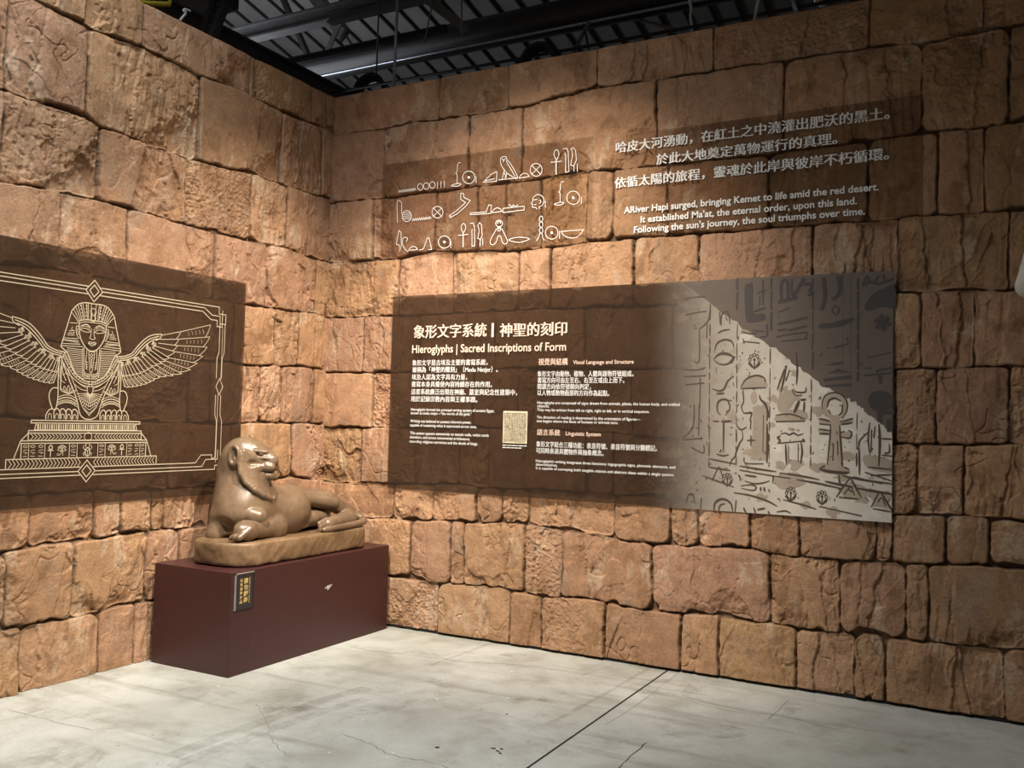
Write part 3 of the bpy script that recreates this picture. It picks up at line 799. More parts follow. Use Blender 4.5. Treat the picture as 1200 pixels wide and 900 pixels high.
for body, x0, x1, y, yr in [
    ('象形文字是古埃及主要的書寫系統，', 250, 514, 385, 384), ('被稱為「神聖的雕刻」（Medu Netjer）。', 250, 550, 410, 408),
    ('埃及人認為文字具有力量，', 248, 442, 435, 436), ('書寫本身具備使內容持續存在的作用。', 247, 530, 461, 461),
    ('這套系統廣泛出現在神廟、墓室與紀念性建築中，', 246, 618, 487, 490), ('用於記錄宗教內容與王權事蹟。', 245, 478, 512, 515),
    ('象形文字由動物、植物、人體與器物符號組成。', 690, 1027, 424, 424), ('書寫方向可由左至右、右至左或由上而下。', 690, 995, 446, 447),
    ('閱讀方向依符號朝向判定，', 690, 877, 468, 470), ('以人物或動物面部的方向作為起點。', 690, 942, 490, 493),
    ('象形文字結合三種功能：表意符號、表音符號與分類標記。', 686, 1110, 672, 685), ('可同時表達具體物件與抽象概念。', 685, 922, 695, 702)]:
    L = Letters(rw(0.0075)); T(L, c5, body, x0, x1, y, 20, True, 0.0, 0.014, yr); L.build('chinese_text_line', M_WHITE, insc)
for body, x0, x1, y, yr in [
    ('Hieroglyphs formed the principal writing system of ancient Egypt,', 245, 538, 544, 549),
    ('known as medu netjer\u2014\u201cthe words of the gods.\u201d', 245, 458, 557, 560),
    ('Writing was believed to possess inherent power,', 243, 457, 584, 590),
    ('capable of sustaining what it expressed across time.', 242, 476, 599, 605),
    ('This system appears extensively on temple walls, within tomb', 242, 518, 626, 636),
    ('chambers, and across monumental architecture,', 241, 452, 641, 648),
    ('recording religious narratives and the deeds of kings.', 240, 480, 655, 666),
    ('Hieroglyphs are composed of signs drawn from animals, plants, the human body, and crafted', 689, 1190, 519, 528),
    ('objects.', 689, 732, 532, 532), ('They may be written from left to right, right to left, or in vertical sequence.', 688, 1083, 545, 552),
    ('The direction of reading is determined by the orientation of figures\u2014', 687, 1052, 571, 579),
    ('one begins where the faces of humans or animals turn.', 687, 973, 584, 591),
    ('Hieroglyphic writing integrates three functions: logographic signs, phonetic elements, and', 684, 1174, 724, 748),
    ('determinatives.', 684, 760, 737, 740), ('It is capable of conveying both tangible objects and abstract ideas within a single system.', 684, 1170, 749, 775)]:
    L = Letters(rw(0.0075)); T(L, c5, body, x0, x1, y, 10, False, 0.008, 0.0, yr); L.build('english_text_line', M_WHITE, insc)

# small picture of a papyrus sheet with its caption
def build_papyrus():
    c15 = crop(pr, 575, 475, 15.0)
    M_PAP = ink_mat('papyrus_print', (0.72, 0.63, 0.44)); M_SCR = ink_mat('script_print', (0.11, 0.085, 0.05))
    k = Ink(rw(0.0065))
    q = [c15(225, 100), c15(650, 105), c15(635, 690), c15(210, 660)]
    u0 = q[0][0]; u1 = q[1][0]; z1 = (q[0][1]+q[1][1])/2; z0 = q[3][1]
    k.fill([(u0, z0), (u1, z0), (u1, z1), (u0, z1)], 0)
    k2 = Ink(rw(0.0075)); rnd = random.Random(8)
    ncol = 17; cw = (u1-u0)*0.92/ncol
    for i in range(ncol):
        x = u0+(u1-u0)*0.04+cw*(i+0.5); z = z1-0.012
        while z > z0+0.012:
            l = rnd.uniform(0.003, 0.012)
            a = rnd.uniform(-1, 1)*0.0045
            k2.stroke([(x-a, z), (x+a+rnd.uniform(-.003, .003), z-l)], rnd.uniform(0.0038, 0.0066), mi=0)
            z -= l*rnd.uniform(0.7, 1.5)+0.002
    o = k.build('papyrus_picture', [M_PAP], insc); o['label'] = 'small cream picture of a papyrus sheet full of script'
    k2.build('papyrus_script', [M_SCR], o)
    L = Letters(rw(0.0075))
    w = u1-u0
    for i, f in enumerate((1.0, 0.84)):
        b = z0-0.018-i*0.016
        x = u0
        while x < u0+w*f-0.01:                     # too small to read in the photo: word-long strokes
            e = min(x+rnd.uniform(0.012, 0.034), u0+w*f)
            n = len(L.v); L.v += [(x, b), (e, b), (e, b+0.006), (x, b+0.006)]; L.f.append((n, n+1, n+2, n+3)); x = e+0.005
    L.build('picture_caption', M_WHITE, insc)
build_papyrus()

# printed relief picture: fades out towards the text
def build_relief():
    FD = ('X', 2.60, 3.60); FL = ('X', 2.45, 3.05)
    m_light = ink_mat('relief_limestone_print', (0.70, 0.63, 0.535), FD, maxa=0.97)
    m_shade = ink_mat('relief_dark_corner_print', (0.150, 0.113, 0.090), ('X', 2.40, 3.35), maxa=0.96)
    m_line = ink_mat('relief_line_print', (0.085, 0.058, 0.040), FL, maxa=0.95)
    m_tan = ink_mat('relief_tan_print', (0.46, 0.375, 0.29), FD, maxa=0.9)
    m_dkline = ink_mat('relief_slate_print', (0.072, 0.058, 0.055), ('X', 2.45, 3.05), maxa=0.95)
    m_pale = ink_mat('relief_pale_print', (0.80, 0.75, 0.66), FD, maxa=0.9)
    c = crop(pr, 800, 300, 3.0); C = lambda *P: [c(*p) for p in P]
    rnd = random.Random(21)
    # ground
    g = Ink(rw(0.0056))
    g.fill([(2.50, ZB), (UR, ZB), (UR, ZT), (2.50, ZT)], 0)
    base = g.build('relief_ground', [m_light], insc); base['label'] = 'pale limestone relief picture printed on the right end'
    # blotches of tan and pale
    k = Ink(rw(0.0062))
    for i in range(150):
        u = rnd.uniform(2.7, UR-0.04); z = rnd.uniform(ZB+0.03, ZT-0.05)
        r = rnd.uniform(0.010, 0.042); n = 11; sx = rnd.uniform(0.5, 1.6)
        P = []
        for j in range(n):
            a = 2*math.pi*j/n; q = r*rnd.uniform(0.45, 1.15)
            P.append((min(UR-0.002, u+q*sx*math.cos(a)), min(ZT-.002, max(ZB+0.002, z+q*math.sin(a)))))
        k.fill(P, rnd.choice([0, 0, 1]) if u > 3.2 else 0)
    k.v = [(min(UR-0.001, p[0]), p[1], p[2]) for p in k.v]
    tag(k.build('relief_mottle', [m_tan, m_pale], base), kind='stuff')
    # dark corner with its ragged lower edge
    k = Ink(rw(0.0068))
    edge = [(-60, 60), (30, 112), (120, 185), (215, 255), (310, 318), (400, 385), (480, 447), (540, 480), (575, 497), (610, 518), (650, 555), (690, 578), (745, 640)]
    E = []
    for i in range(len(edge)-1):
        for j in range(7):
            t = j/7; x = edge[i][0]+(edge[i+1][0]-edge[i][0])*t; y = edge[i][1]+(edge[i+1][1]-edge[i][1])*t
            s = 6 if x > 180 else 2
            E.append(c(x+rnd.uniform(-s, s), y+rnd.uniform(-s, s)))
    E = [p for p in E if p[0] < UR-0.004]
    E.append((UR, c(745, 640)[1]))
    strip = [(p[0], ZT) for p in E]
    b = len(k.v); k.v += E+strip; n = len(E)
    for i in range(n-1): k.f.append((b+i, b+i+1, b+n+i+1, b+n+i)); k.mi.append(0)
    k.build('relief_dark_corner', [m_shade], base)
    # slate drawing inside the dark corner
    d = Ink(rw(0.0076)); px = abs(c(100, 200)[0]-c(101, 200)[0])
    S = lambda P, w, **kw: d.curve(C(*P), w*px*1.3, **kw)
    def Fl(P): d.fill(catmull(C(*P), 4, True))
    Fl([(218, 112), (232, 98), (247, 100), (248, 190), (256, 204), (280, 202), (292, 210), (286, 226), (240, 234), (222, 222)])
    for P, w in [([(283, 85), (283, 150)], 5), ([(262, 132), (294, 120)], 4), ([(272, 140), (270, 172)], 4), ([(284, 132), (282, 172)], 4),
                 ([(250, 196), (292, 182)], 6), ([(296, 240), (296, 280), (272, 284)], 4), ([(245, 262), (290, 266)], 3),
                 ([(335, 162), (405, 146)], 9), ([(348, 156), (347, 100), (358, 85), (370, 98), (370, 150)], 8), ([(388, 145), (428, 78)], 10), ([(384, 80), (384, 140)], 6),
                 ([(426, 102), (444, 98), (456, 110), (446, 120), (456, 132), (440, 138)], 7),
                 ([(335, 198), (378, 182)], 3), ([(335, 240), (440, 216)], 6), ([(335, 262), (365, 258)], 5), ([(372, 262), (436, 246)], 6), ([(330, 284), (372, 276), (436, 270), (428, 292)], 4), ([(345, 300), (440, 290)], 3),
                 ([(496, 75), (501, 140), (490, 190)], 10), ([(546, 70), (552, 125), (527, 155)], 9), ([(559, 70), (556, 120), (546, 140)], 5),
                 ([(505, 326), (520, 322)], 3), ([(530, 322), (586, 308)], 4), ([(578, 285), (580, 300)], 4), ([(486, 352), (492, 340)], 4),
                 ([(524, 378), (566, 374)], 5), ([(505, 383), (555, 380)], 2), ([(495, 436), (595, 424)], 8), ([(500, 458), (595, 452)], 6),
                 ([(635, 104), (648, 72), (662, 96)], 6), ([(675, 94), (690, 70)], 7), ([(706, 66), (712, 96)], 6), ([(630, 104), (660, 92), (690, 98), (745, 78)], 7),
                 ([(648, 358), (740, 338)], 3), ([(620, 384), (632, 375)], 4), ([(640, 396), (664, 394)], 3), ([(684, 412), (690, 402), (742, 392)], 5), ([(636, 420), (690, 416), (742, 410)], 4), ([(694, 420), (696, 448)], 9),
                 ([(700, 552), (744, 550)], 9), ([(692, 540), (694, 584)], 12), ([(724, 574), (726, 618)], 10)]: S(P, w)
    d.curve(C((538, 175), (550, 190), (538, 206), (526, 190)), 5*px, True)
    Fl([(478, 246), (490, 236), (520, 236), (560, 226), (596, 218), (602, 226), (560, 246), (520, 252), (486, 256)])
    Fl([(640, 186), (648, 160), (668, 134), (700, 116), (745, 106), (745, 180), (700, 178), (660, 192)])
    Fl([(652, 510), (660, 486), (686, 474), (720, 480), (740, 500), (738, 530), (716, 545), (690, 548), (664, 536)])
    d.fill(C((508, 412), (546, 396), (592, 410)))
    for a in range(6):
        t = a*math.pi/3+0.3; x, y = 704+22*math.cos(t), 234+20*math.sin(t)
        d.fill(catmull(C((x-11, y), (x, y-10), (x+11, y), (x, y+10)), 3, True))
    d.fill(catmull(C((684, 236), (704, 218), (726, 234), (704, 252)), 3, True))
    for x in (193, 313, 459, 618):
        for y0, y1 in ((78, 118), (124, 190), (196, 262), (270, 330), (338, 400), (408, 440)):
            if y1 < (x-30)*0.735+112: S([(x+rnd.uniform(-1.5, 1.5), y0), (x-2, (y0+y1)/2), (x-1+rnd.uniform(-1.5, 1.5), y1)], rnd.uniform(3.5, 6.5), k=3)
    d.build('relief_slate_drawing', [m_dkline], base)
    # brown drawing on the pale ground
    d = Ink(rw(0.0076))
    for x, xb in ((97, 92), (193, 188), (311, 303), (457, 449), (617, 611)):
        y = max(80, (x-30)*0.735+118)
        while y < 735:
            l = rnd.uniform(22, 62); t = lambda v: x+(xb-x)*(v-80)/660
            S([(t(y)+rnd.uniform(-1.5, 1.5), y), (t(y+l/2), y+l/2), (t(y+l), min(740, y+l))], rnd.uniform(1.8, 4.2), k=3, taper=True)
            y += l+rnd.uniform(2, 14)
    # big ankh with double arms
    tan = Ink(rw(0.0070)); 
    def tf(P, k=4): tan.fill(catmull(C(*P), k, True) if k else C(*P), 0)
    ring = [(535+46*math.cos(t), 528+47*math.sin(t)) for t in [i*math.pi/12 for i in range(24)]]
    rin = [(535+29*math.cos(t), 530+30*math.sin(t)) for t in [i*math.pi/12 for i in range(24)]]
    bq = len(tan.v); tan.v += [(*p, 0.0) for p in C(*ring)+C(*rin)]
    for i in range(24): tan.f.append((bq+i, bq+(i+1) % 24, bq+24+(i+1) % 24, bq+24+i)); tan.mi.append(0)
    tf([(480, 570), (500, 572), (535, 578), (570, 574), (596, 570), (596, 588), (565, 590), (535, 592), (500, 588), (482, 588)], 3)
    tf([(478, 606), (500, 610), (535, 614), (575, 618), (592, 614), (594, 632), (575, 638), (535, 632), (500, 624), (480, 622)], 3)
    tf([(520, 575), (550, 575), (556, 640), (566, 748), (505, 748), (514, 640)], 0)
    tf([(482, 750), (505, 738), (565, 742), (588, 758), (535, 764)], 3)
    tf([(238, 500), (244, 478), (258, 478), (262, 505), (250, 522)], 4)
    tf([(246, 530), (266, 522), (296, 545), (300, 720), (238, 716), (246, 600)], 0)
    tf([(206, 462), (224, 434), (260, 420), (290, 440), (294, 460)], 3)
    for P in ([(330, 560), (380, 540), (430, 545), (432, 575), (330, 580)], [(335, 500), (370, 470), (400, 490), (372, 540), (338, 545)], [(320, 780), (400, 760), (430, 800), (350, 820)], [(560, 800), (640, 810), (640, 850), (570, 850)], [(640, 700), (740, 720), (742, 760), (650, 745)]): tf(P)
    tf([(560, 832), (590, 790), (622, 848)], 0); tf([(665, 880), (690, 830), (728, 888)], 0)
    tan.v = [(min(UR-0.001, p[0]), min(ZT-.001, max(ZB+.001, p[1])), p[2]) for p in tan.v]
    tan.build('relief_tan_shapes', [m_tan], base)
    for P, w in [([(492, 540), (490, 515), (505, 488), (535, 480), (562, 490), (578, 515), (576, 545), (560, 572)], 4), ([(508, 532), (515, 508), (535, 500), (556, 510)], 5), ([(562, 520), (560, 548), (548, 560)], 4), ([(512, 540), (520, 555)], 3),
                 ([(478, 572), (500, 576), (518, 582)], 5), ([(480, 590), (520, 594)], 3), ([(556, 584), (590, 574), (598, 570)], 4), ([(556, 592), (596, 586)], 5), ([(478, 608), (520, 614)], 4), ([(480, 624), (516, 626)], 5), ([(550, 634), (586, 640), (594, 620), (580, 612)], 4), ([(550, 622), (570, 616)], 3),
                 ([(520, 592), (518, 640), (508, 735)], 4), ([(552, 594), (556, 660), (562, 742)], 5), ([(530, 660), (528, 720)], 3), ([(544, 650), (546, 700)], 3), ([(482, 748), (505, 756), (560, 762), (586, 760)], 8), ([(484, 746), (502, 736)], 4), ([(566, 742), (586, 750)], 4),
                 # figure
                 ([(205, 462), (222, 434), (258, 420), (285, 428), (292, 445)], 5), ([(204, 466), (250, 464), (294, 463)], 4), ([(212, 470), (214, 510), (207, 530), (212, 548)], 3), ([(270, 488), (274, 504), (290, 520), (299, 550), (296, 580)], 6), ([(297, 590), (298, 660), (296, 728)], 6), ([(212, 552), (230, 552), (242, 552), (236, 580)], 5), ([(240, 576), (238, 610)], 3), ([(226, 648), (256, 648)], 4), ([(240, 630), (240, 668)], 4), ([(186, 586), (196, 604), (208, 610), (226, 600)], 4), ([(208, 612), (211, 640), (200, 658), (188, 690), (184, 705), (172, 718), (164, 738)], 4), ([(216, 708), (222, 728), (284, 730)], 3), ([(282, 690), (284, 560)], 2),
                 # small ankh, ring
                 ([(150, 560), (166, 535), (158, 508), (140, 504), (124, 515), (122, 545), (134, 558)], 5), ([(106, 580), (128, 581)], 4), ([(136, 582), (172, 580)], 6), ([(144, 584), (144, 600), (143, 690)], 5), ([(118, 696), (142, 702), (162, 698)], 4), ([(130, 690), (136, 680)], 4),
                 # bird / bowl, crescent, fish
                 ([(104, 466), (128, 474), (146, 466), (158, 440), (180, 422)], 5), ([(118, 484), (146, 482)], 5), ([(112, 332), (122, 306), (148, 294), (172, 300), (180, 322)], 5), ([(108, 362), (130, 346), (158, 346), (178, 356), (160, 378), (132, 380), (110, 366)], 5), ([(116, 352), (138, 340), (168, 344)], 4), ([(170, 378), (184, 352)], 4),
                 ([(135, 245), (138, 205), (160, 198), (166, 240)], 4), ([(122, 272), (140, 262), (166, 258)], 4), ([(130, 198), (132, 240)], 3), ([(150, 214), (158, 226)], 3), ([(208, 266), (240, 274), (262, 270)], 4), ([(214, 300), (270, 306)], 3), ([(212, 290), (216, 308)], 3),
                 # left column
                 ([(0, 152), (40, 145), (80, 142)], 3), ([(8, 208), (40, 200), (84, 194)], 3), ([(94, 202), (88, 230), (60, 256)], 4), ([(58, 258), (58, 366), (40, 370)], 3), ([(86, 240), (84, 290)], 3), ([(0, 398), (50, 400), (80, 392)], 3), ([(6, 424), (82, 420)], 3), ([(10, 452), (76, 446)], 3), ([(62, 430), (60, 530)], 3), ([(40, 522), (36, 600), (0, 640)], 3), ([(58, 520), (56, 630)], 3), ([(30, 672), (72, 692), (74, 664)], 3), ([(0, 646), (70, 640)], 3),
                 # third column
                 ([(358, 396), (332, 470)], 4), ([(365, 384), (346, 478)], 5), ([(376, 400), (362, 440)], 3), ([(400, 338), (403, 400), (400, 452)], 5), ([(388, 466), (400, 478), (430, 478), (434, 460)], 4), ([(384, 470), (396, 488), (420, 490)], 3), ([(410, 508), (392, 552)], 8), ([(414, 506), (434, 504)], 6), ([(428, 512), (426, 548)], 5), ([(326, 560), (380, 556), (432, 574)], 4), ([(328, 582), (430, 580)], 3),
                 ([(334, 660), (342, 648), (334, 638), (344, 632)], 5), ([(344, 626), (360, 622), (375, 628), (390, 622), (405, 630), (424, 624)], 4), ([(340, 658), (424, 650)], 3), ([(362, 662), (365, 736)], 5), ([(416, 652), (420, 690), (414, 730)], 5), ([(372, 664), (372, 730)], 2), ([(406, 660), (406, 724)], 2), ([(422, 642), (428, 654)], 6),
                 # right end
                 ([(620, 672), (622, 650), (650, 620)], 4), ([(620, 674), (622, 770)], 5), ([(658, 585), (652, 640), (658, 700)], 4), ([(690, 590), (693, 650), (690, 740)], 6), ([(664, 610), (662, 690)], 3), ([(676, 600), (672, 640)], 3), ([(698, 642), (740, 644)], 4), ([(726, 660), (726, 690), (708, 692)], 4), ([(700, 700), (742, 704)], 3), ([(650, 742), (690, 746), (742, 752)], 4), ([(660, 772), (745, 768)], 4), ([(640, 760), (740, 792)], 3),
                 # bands
                 ([(90, 712), (130, 720), (190, 732)], 4), ([(94, 742), (130, 748), (168, 754)], 5), ([(200, 738), (260, 748), (330, 758)], 5), ([(340, 762), (420, 774), (480, 786)], 5), ([(500, 792), (545, 802), (600, 812)], 6), ([(610, 816), (680, 828), (745, 838)], 6), ([(200, 752), (300, 770), (380, 782)], 3), ([(400, 786), (470, 798), (560, 818)], 5), ([(550, 770), (552, 795), (566, 814)], 5), ([(560, 772), (640, 788), (745, 802)], 5), ([(600, 776), (700, 800)], 3),
                 ([(70, 772), (120, 790), (180, 812)], 4), ([(180, 832), (240, 842), (300, 862), (332, 880)], 5), ([(352, 856), (420, 874), (470, 890)], 4), ([(480, 880), (560, 898), (630, 914)], 3),
                 # arrow, bars, hooks
                 ([(108, 780), (128, 742), (140, 776)], 3), ([(102, 790), (112, 772)], 4), ([(218, 770), (260, 776)], 5), ([(218, 790), (250, 800), (280, 798), (306, 790)], 4), ([(306, 772), (318, 776), (316, 800)], 4), ([(204, 808), (240, 804), (258, 812), (248, 824), (206, 816)], 4), ([(274, 812), (274, 826)], 5), ([(286, 812), (288, 828)], 5), ([(302, 820), (306, 830)], 4), ([(200, 770), (204, 790)], 4),
                 ([(540, 848), (560, 818), (590, 778)], 4), ([(590, 778), (608, 812), (628, 850)], 5), ([(548, 848), (620, 854)], 4), ([(568, 838), (590, 812), (604, 842)], 3), ([(580, 818), (596, 830)], 4), ([(662, 884), (680, 850), (694, 826)], 4), ([(694, 828), (720, 868), (738, 900)], 5), ([(668, 888), (738, 900)], 4), ([(686, 866), (700, 850), (714, 880)], 3),
                 ([(735, 836), (742, 842)], 9),
                 ([(110, 900), (114, 868), (140, 854), (168, 868), (176, 900)], 6), ([(126, 898), (132, 876), (150, 870)], 4), ([(12, 870), (20, 840), (36, 838), (42, 870)], 4), ([(66, 850), (62, 900)], 3), ([(188, 858), (184, 900)], 3), ([(214, 884), (222, 902)], 5), ([(250, 884), (256, 904)], 4), ([(262, 892), (290, 886)], 5), ([(300, 896), (306, 908)], 4), ([(330, 900), (360, 896), (380, 904)], 4)]: S(P, w, taper=w > 3)
    # flowers
    for fx, fy, r in ((252, 364, 26), (157, 782, 22), (380, 832, 24), (490, 845, 24)):
        for a in (-2.4, -1.6, -0.9, 3.1, 0.1):
            x, y = fx+r*0.62*math.cos(a), fy+r*0.62*math.sin(a)
            d.curve(C((x-5, y), (x, y-6), (x+5, y), (x, y+6)), 2.5*px, True)
        d.fill(catmull(C((fx-5, fy), (fx, fy-5), (fx+5, fy), (fx, fy+5)), 3, True))
        S([(fx, fy+4), (fx, fy+r*1.3)], 3)
        for sg in (-1, 1): d.fill(catmull(C((fx, fy+r*1.2), (fx+sg*r*0.5, fy+r*0.4), (fx+sg*r*0.85, fy+r*0.5), (fx+sg*r*0.5, fy+r*0.95)), 3, True))
    for i in range(260):
        x = rnd.uniform(20, 735); y = rnd.uniform(120, 880)
        if y < (x-30)*0.735+135 or y > 865-0.0*x: continue
        a = rnd.choice([0, 0.15, 1.4, 1.6, 2.2]); l = rnd.uniform(3, 12)
        S([(x, y), (x+l*math.cos(a), y+l*math.sin(a))], rnd.uniform(1.0, 3.0), k=2, taper=True)
    v = []
    for p in d.v: v.append((min(UR-0.001, p[0]), min(ZT-0.001, max(ZB+0.001, p[1])), p[2]))
    d.v = v
    d.build('relief_line_drawing', [m_line], base)
build_relief()
# ------------------------------------------------------------------ clear films with white print above the inscription panel
def film(name, label, px_left, px_right, z_top, z_bot, fade):
    u0 = onR(*px_left, SHEET_Y)[0]; u1 = onR(*px_right, SHEET_Y)[0]
    root = empty(name, (u0, SHEET_Y, z_bot), label, 'wall lettering')
    m = film_mat(name+'_tint', (0.885, 0.865, 0.845), (0.10, 0.060, 0.035), 0.07, fade, 0.0)
    sheet('clear_film', 'R', u0, u1, z_bot, z_top, m, root, 0.002)
    return root
zt1 = onR(600, 173, SHEET_Y)[2]
hf = film('hieroglyph_lettering', 'film with three rows of white hieroglyph signs above the inscription panel', (447, 250), (694, 250), zt1, 2.70, ('X', 2.42, 1.90))
zt2 = onR(1000, 122, SHEET_Y)[2]
pf = film('poem_lettering', 'film with white poem lines in Chinese and English, right of the hieroglyph signs', (716, 250), (1082, 150), zt2, 2.715, ('X', 2.30, 2.95))
c3 = crop(pr, 700, 110, 10/3)
def poem(name, *a):
    L = Letters(rw(0.0045)); T(L, c3, *a); L.build(name, M_WHITE, pf)
poem('poem_line', '哈皮大河湧動，在紅土之中澆灌出肥沃的黑土。', 72, 1140, 228, 42, True, 0.0, 0.026, 100)
poem('poem_line', '於此大地奠定萬物運行的真理。', 230, 936, 282, 42, True, 0.0, 0.026, 190)
poem('poem_line', '依循太陽的旅程，靈魂於此岸與彼岸不朽循環。', 68, 1138, 370, 42, True, 0.0, 0.026, 255)
poem('translation_line', 'ARiver Hapi surged, bringing Kemet to life amid the red desert.', 103, 1099, 468, 26, False, 0.022, 0, 374)
poem('translation_line', "It established Ma'at, the eternal order, upon this land.", 168, 1014, 504, 26, False, 0.022, 0, 428)
poem('translation_line', "Following the sun's journey, the soul triumphs over time.", 142, 1045, 543, 26, False, 0.022, 0, 470)

def build_signs():
    c = crop(pr, 455, 170, 5.0); k = Ink(rw(0.0045)); W = 0.0042
    centres = []
    def S(P, cl=False, w=W): k.stroke([c(*p) for p in P], w, cl)
    def Cv(P, cl=False, w=W): k.curve([c(*p) for p in P], w, cl)
    def circ(x, y, rx, ry=None, w=W):
        ry = ry or rx; k.stroke([c(x+rx*math.cos(t), y+ry*math.sin(t)) for t in [i*math.pi/14 for i in range(28)]], w, True)
    def dot(x, y, r): k.fill([c(x+r*math.cos(t), y+r*math.sin(t)) for t in [i*math.pi/6 for i in range(12)]])
    def zig(x0, y0, x1, y1, n, a):
        P = []
        for i in range(2*n+1):
            t = i/(2*n); P.append((x0+(x1-x0)*t, y0+(y1-y0)*t+(a if i % 2 == 0 else -a)))
        S(P)
    def loaf(x0, y0, x1, y1, h): Cv([(x0, y0), (x0+(x1-x0)*.2, y0-h*.7+(y1-y0)*.2), ((x0+x1)/2, (y0+y1)/2-h), (x0+(x1-x0)*.8, y1-h*.7-(y1-y0)*.2), (x1, y1)]); S([(x0, y0), (x1, y1)])
    def ankh(x, y, s):
        Cv([(x, y+26*s), (x-14*s, y), (x-10*s, y-22*s), (x, y-30*s), (x+10*s, y-22*s), (x+14*s, y)], True)
        S([(x-34*s, y+44*s), (x+30*s, y+37*s)]); S([(x-2*s, y+26*s), (x-2*s, y+116*s)], w=W*1.5)
    def city(x, y, r):
        circ(x, y, r, r*1.06)
        q = r*0.70; e = 5
        for s in (1, -1):
            for o in (-e, e): S([(x-q+o*.7, y-s*q+s*o*.7), (x+q+o*.7, y+s*q+s*o*.7)], w=W*.9)
    def sun(x, y, r): circ(x, y, r, r*1.02); dot(x, y, 8)
    # first row
    zig(58, 272, 160, 258, 9, 7)
    for x, y in ((187, 245), (222, 240), (258, 234)): circ(x, y, 16, 19)
    for x in (288, 308, 328): S([(x, 216-(x-288)*.15), (x, 254-(x-288)*.2)])
    def staff(x, y):
        Cv([(x+22, y), (x+8, y+2), (x+2, y+18), (x, y+50), (x-8, y+62), (x, y+72), (x, y+120)])
        Cv([(x-34, y+134), (x, y+122), (x+22, y+126), (x, y+138)], True)
    staff(403, 103); sun(471, 189, 36); S([(514, 183), (514, 222)])
    S([(556, 218), (572, 204), (578, 190), (592, 184), (600, 170), (616, 166), (620, 160), (636, 157), (633, 212)], True); S([(566, 210), (624, 196)])
    Cv([(657, 88), (664, 71), (690, 68), (694, 84), (712, 104), (738, 146), (757, 188), (742, 195), (716, 178), (694, 164), (676, 140), (662, 118)], True)
    Cv([(690, 90), (700, 112), (724, 150), (744, 186)]); S([(664, 78), (676, 90), (688, 76)]); S([(676, 90), (674, 100)])
    S([(645, 204), (756, 192)]); S([(680, 142), (668, 200)]); S([(694, 164), (688, 196)]); Cv([(676, 160), (686, 178), (684, 192)])
    loaf(765, 194, 826, 184, 24); city(866, 145, 35); ankh(985, 57, 1.0)
    S([(1022, 22), (1044, 18), (1054, 40), (1058, 154), (1038, 160), (1040, 70), (1034, 44)])
    S([(1070, 22), (1084, 14), (1098, 34), (1102, 88), (1086, 122), (1068, 116), (1080, 60), (1076, 30)], True); S([(1088, 122), (1088, 154)]); S([(1107, 108), (1107, 156)])
    # second row
    Cv([(53, 455), (51, 345), (58, 326), (72, 330), (78, 346)]); S([(78, 346), (78, 405)])
    circ(108, 416, 27, 32)
    for d in (-18, -9, 0, 9, 18): q = 27*math.sqrt(1-(d/32)**2); S([(108-q, 416+d), (108+q, 416+d-2)], w=W*.7)
    zig(140, 438, 250, 426, 9, 7); city(288, 393, 32)
    S([(424, 283), (440, 283), (444, 308), (480, 324), (454, 358), (404, 402), (364, 424), (357, 414), (400, 384), (438, 350), (452, 336), (424, 318)], True)
    S([(480, 408), (482, 398), (574, 391), (588, 350), (604, 352), (600, 400)], True)
    loaf(606, 396, 666, 388, 24); S([(671, 371), (796, 358), (796, 380), (672, 395)], True); S([(706, 348), (724, 362), (732, 350), (744, 362), (760, 348)])
    Cv([(846, 332), (850, 306), (876, 290), (904, 302), (912, 330), (900, 354), (886, 360), (884, 376)]); Cv([(846, 332), (838, 342), (846, 348), (844, 364), (864, 366), (870, 376)])
    S([(852, 322), (872, 318)]); Cv([(882, 326), (892, 322), (892, 338), (884, 342)]); S([(854, 350), (868, 348)]); S([(920, 326), (920, 366)])
    staff(1006, 213); sun(1083, 308, 38); S([(1131, 304), (1131, 344)])
    # third row
    S([(46, 582), (62, 500), (74, 512), (76, 590), (66, 626), (64, 586)], True)
    Cv([(104, 566), (112, 548), (96, 540), (82, 556), (86, 590), (104, 616), (116, 624)]); loaf(118, 616, 172, 612, 20)
    S([(180, 616), (206, 608), (228, 546), (238, 544), (254, 612), (234, 612)])
    sun(328, 568, 35); S([(366, 566), (366, 604)]); ankh(440, 488, 0.95)
    S([(478, 460), (498, 456), (504, 480), (506, 590), (490, 592), (490, 490)]); S([(524, 470), (534, 454), (546, 466), (550, 530), (540, 552), (524, 546), (532, 500)], True); S([(538, 552), (538, 592)]); S([(553, 546), (553, 586)])
    circ(649, 459, 20, 19); dot(641, 456, 4); dot(657, 455, 4); S([(640, 446), (658, 446)]); Cv([(638, 474), (648, 490), (660, 474)]); circ(649, 492, 9, 12)
    Cv([(634, 490), (604, 545), (597, 572), (610, 584), (632, 568), (640, 540), (650, 530), (660, 540), (668, 568), (684, 580), (697, 568), (690, 540), (664, 490)])
    Cv([(705, 556), (760, 540), (826, 549), (768, 570)], True)
    for y, r in ((432, 10), (466, 10), (500, 10)): circ(895, y, r, 16)
    Cv([(890, 514), (880, 540), (868, 562)]); Cv([(900, 514), (904, 540), (914, 560)])
    sun(957, 513, 37); S([(1003, 504), (1003, 548)])
    Cv([(1012, 506), (1030, 530), (1070, 544), (1110, 536), (1144, 496)]); S([(1010, 506), (1144, 495)])
    # each sign is a part of its own: strokes that touch or overlap sideways within a row belong together
    par = list(range(len(k.v)))
    def find(i):
        while par[i] != i: par[i] = par[par[i]]; i = par[i]
        return i
    for f in k.f:
        for i in f[1:]: par[find(i)] = find(f[0])
    comp = {}
    for i in range(len(k.v)): comp.setdefault(find(i), []).append(i)
    items = []
